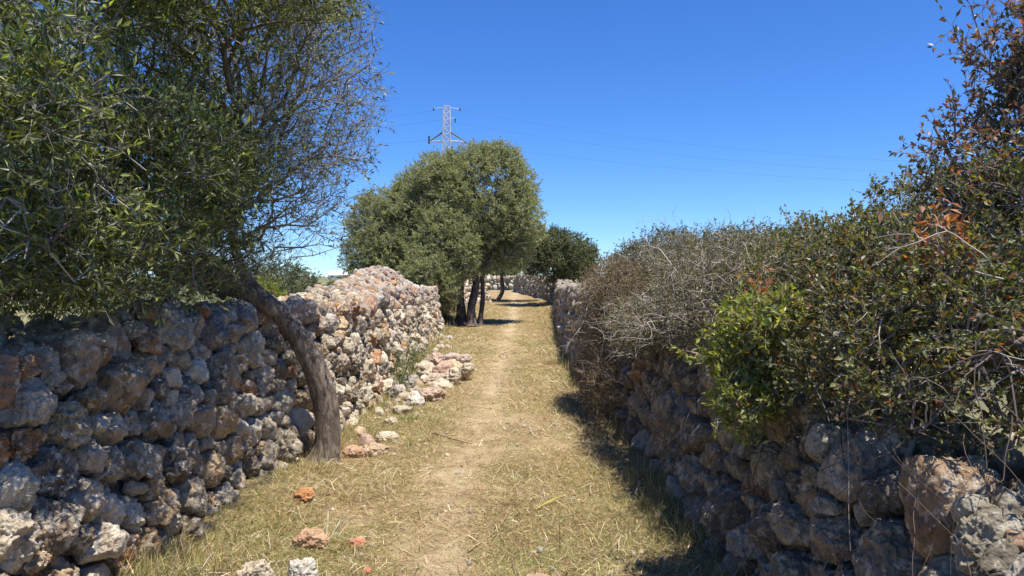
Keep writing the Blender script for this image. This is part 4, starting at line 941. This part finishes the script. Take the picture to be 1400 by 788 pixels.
wire((PX - .5, PY, zpx(164)), pw(100, 190, 118), 1.5, 'middle wire running left from the pylon into the tree', .014)
wire((PX - arm, PY, za - .35 + .6), pw(100, 205, 118), 1.0, 'lowest wire running left from the cross arm', .014)

# ------------------------------------------------------------------ white farm shed far left, distant trees
root = thing('farm_shed', 'long low white farm shed far away behind the left wall', 'shed', ((478 - 700) / F * 170, 170, 0))
sx, sy = root.location[0], 170; z0 = float(zfield(np.array([sx]), np.array([170.]))[0]) - 1
M_WHITE = flat_mat('whitewash', (0.85, 0.85, 0.83), .8); M_ROOF = flat_mat('white_roof', (0.72, 0.71, 0.69), .7); M_DARK = flat_mat('dark_opening', (0.03, 0.03, 0.035), .6)
def box(name, x0, x1, y0, y1, z0, z1, mat, rt):
    V = np.array([(x, y, z) for z in (z0, z1) for y in (y0, y1) for x in (x0, x1)]); Fq = np.array([[0, 1, 3, 2][::-1], [4, 5, 7, 6], [0, 1, 5, 4], [1, 3, 7, 5], [3, 2, 6, 7], [2, 0, 4, 6]])
    return part(name, mesh_np(name, V, Fq, mat, smooth=False), rt)
box('wall', sx - 5, sx + 4.5, sy, sy + 7, z0, EYE + 1.5, M_WHITE, root)
V = np.array([(sx - 5.3, sy - .3, EYE + 1.45), (sx + 4.8, sy - .3, EYE + 1.45), (sx + 4.8, sy + 3.5, EYE + 2.5), (sx - 5.3, sy + 3.5, EYE + 2.5), (sx + 4.8, sy + 7.3, EYE + 1.45), (sx - 5.3, sy + 7.3, EYE + 1.45)])
part('roof', mesh_np('roof', V, [np.array([[0, 1, 2, 3], [3, 2, 4, 5], [0, 5, 4, 1]]), np.array([[1, 4, 2], [0, 3, 5]])], M_ROOF, smooth=False), root)
for dx in (-3, 0.2): box('window', sx + dx, sx + dx + 1, sy - .03, sy + .02, EYE + .2, EYE + 1.0, M_DARK, root)
gd = np.random.default_rng(401)
labs = ['left', 'right']
for i, (x, y, h, lab) in enumerate([(-38, 95, 2.6, 'far field bush left of the white shed'), (-62, 110, 3.0, 'far field bush near the left edge under the crown'), (-20, 120, 2.4, 'far bush just right of the white shed'), (-1.8, 92, 2.4, 'far bush beyond the end of the path'),
                                    (-48, 80, 2.2, 'far bush between the two field shrubs'), (24, 110, 3.4, 'far tree beyond the right wall near the skyline')]):
    zz = float(zfield(np.array([float(x)]), np.array([float(y)]))[0])
    bush('field_shrub', lab, 'shrub', [((x, y, zz + h * .5), (h * 1.4, h, h * .5), 160)], (x, y, zz - .2), 410 + 3 * i, OLIVE_FAR, leafm=M_LEAF_F, thr=0.05, per=6, nl=9, tl=(.3, .8), ll=(.15, .3), lw=(.3, .45), step=.8, r_tip=.01, twigr=.008, stem_r=[(.08, .05)] * 3)
print('objects', len(bpy.data.objects), 'polys', sum(len(m.polygons) for m in bpy.data.meshes))
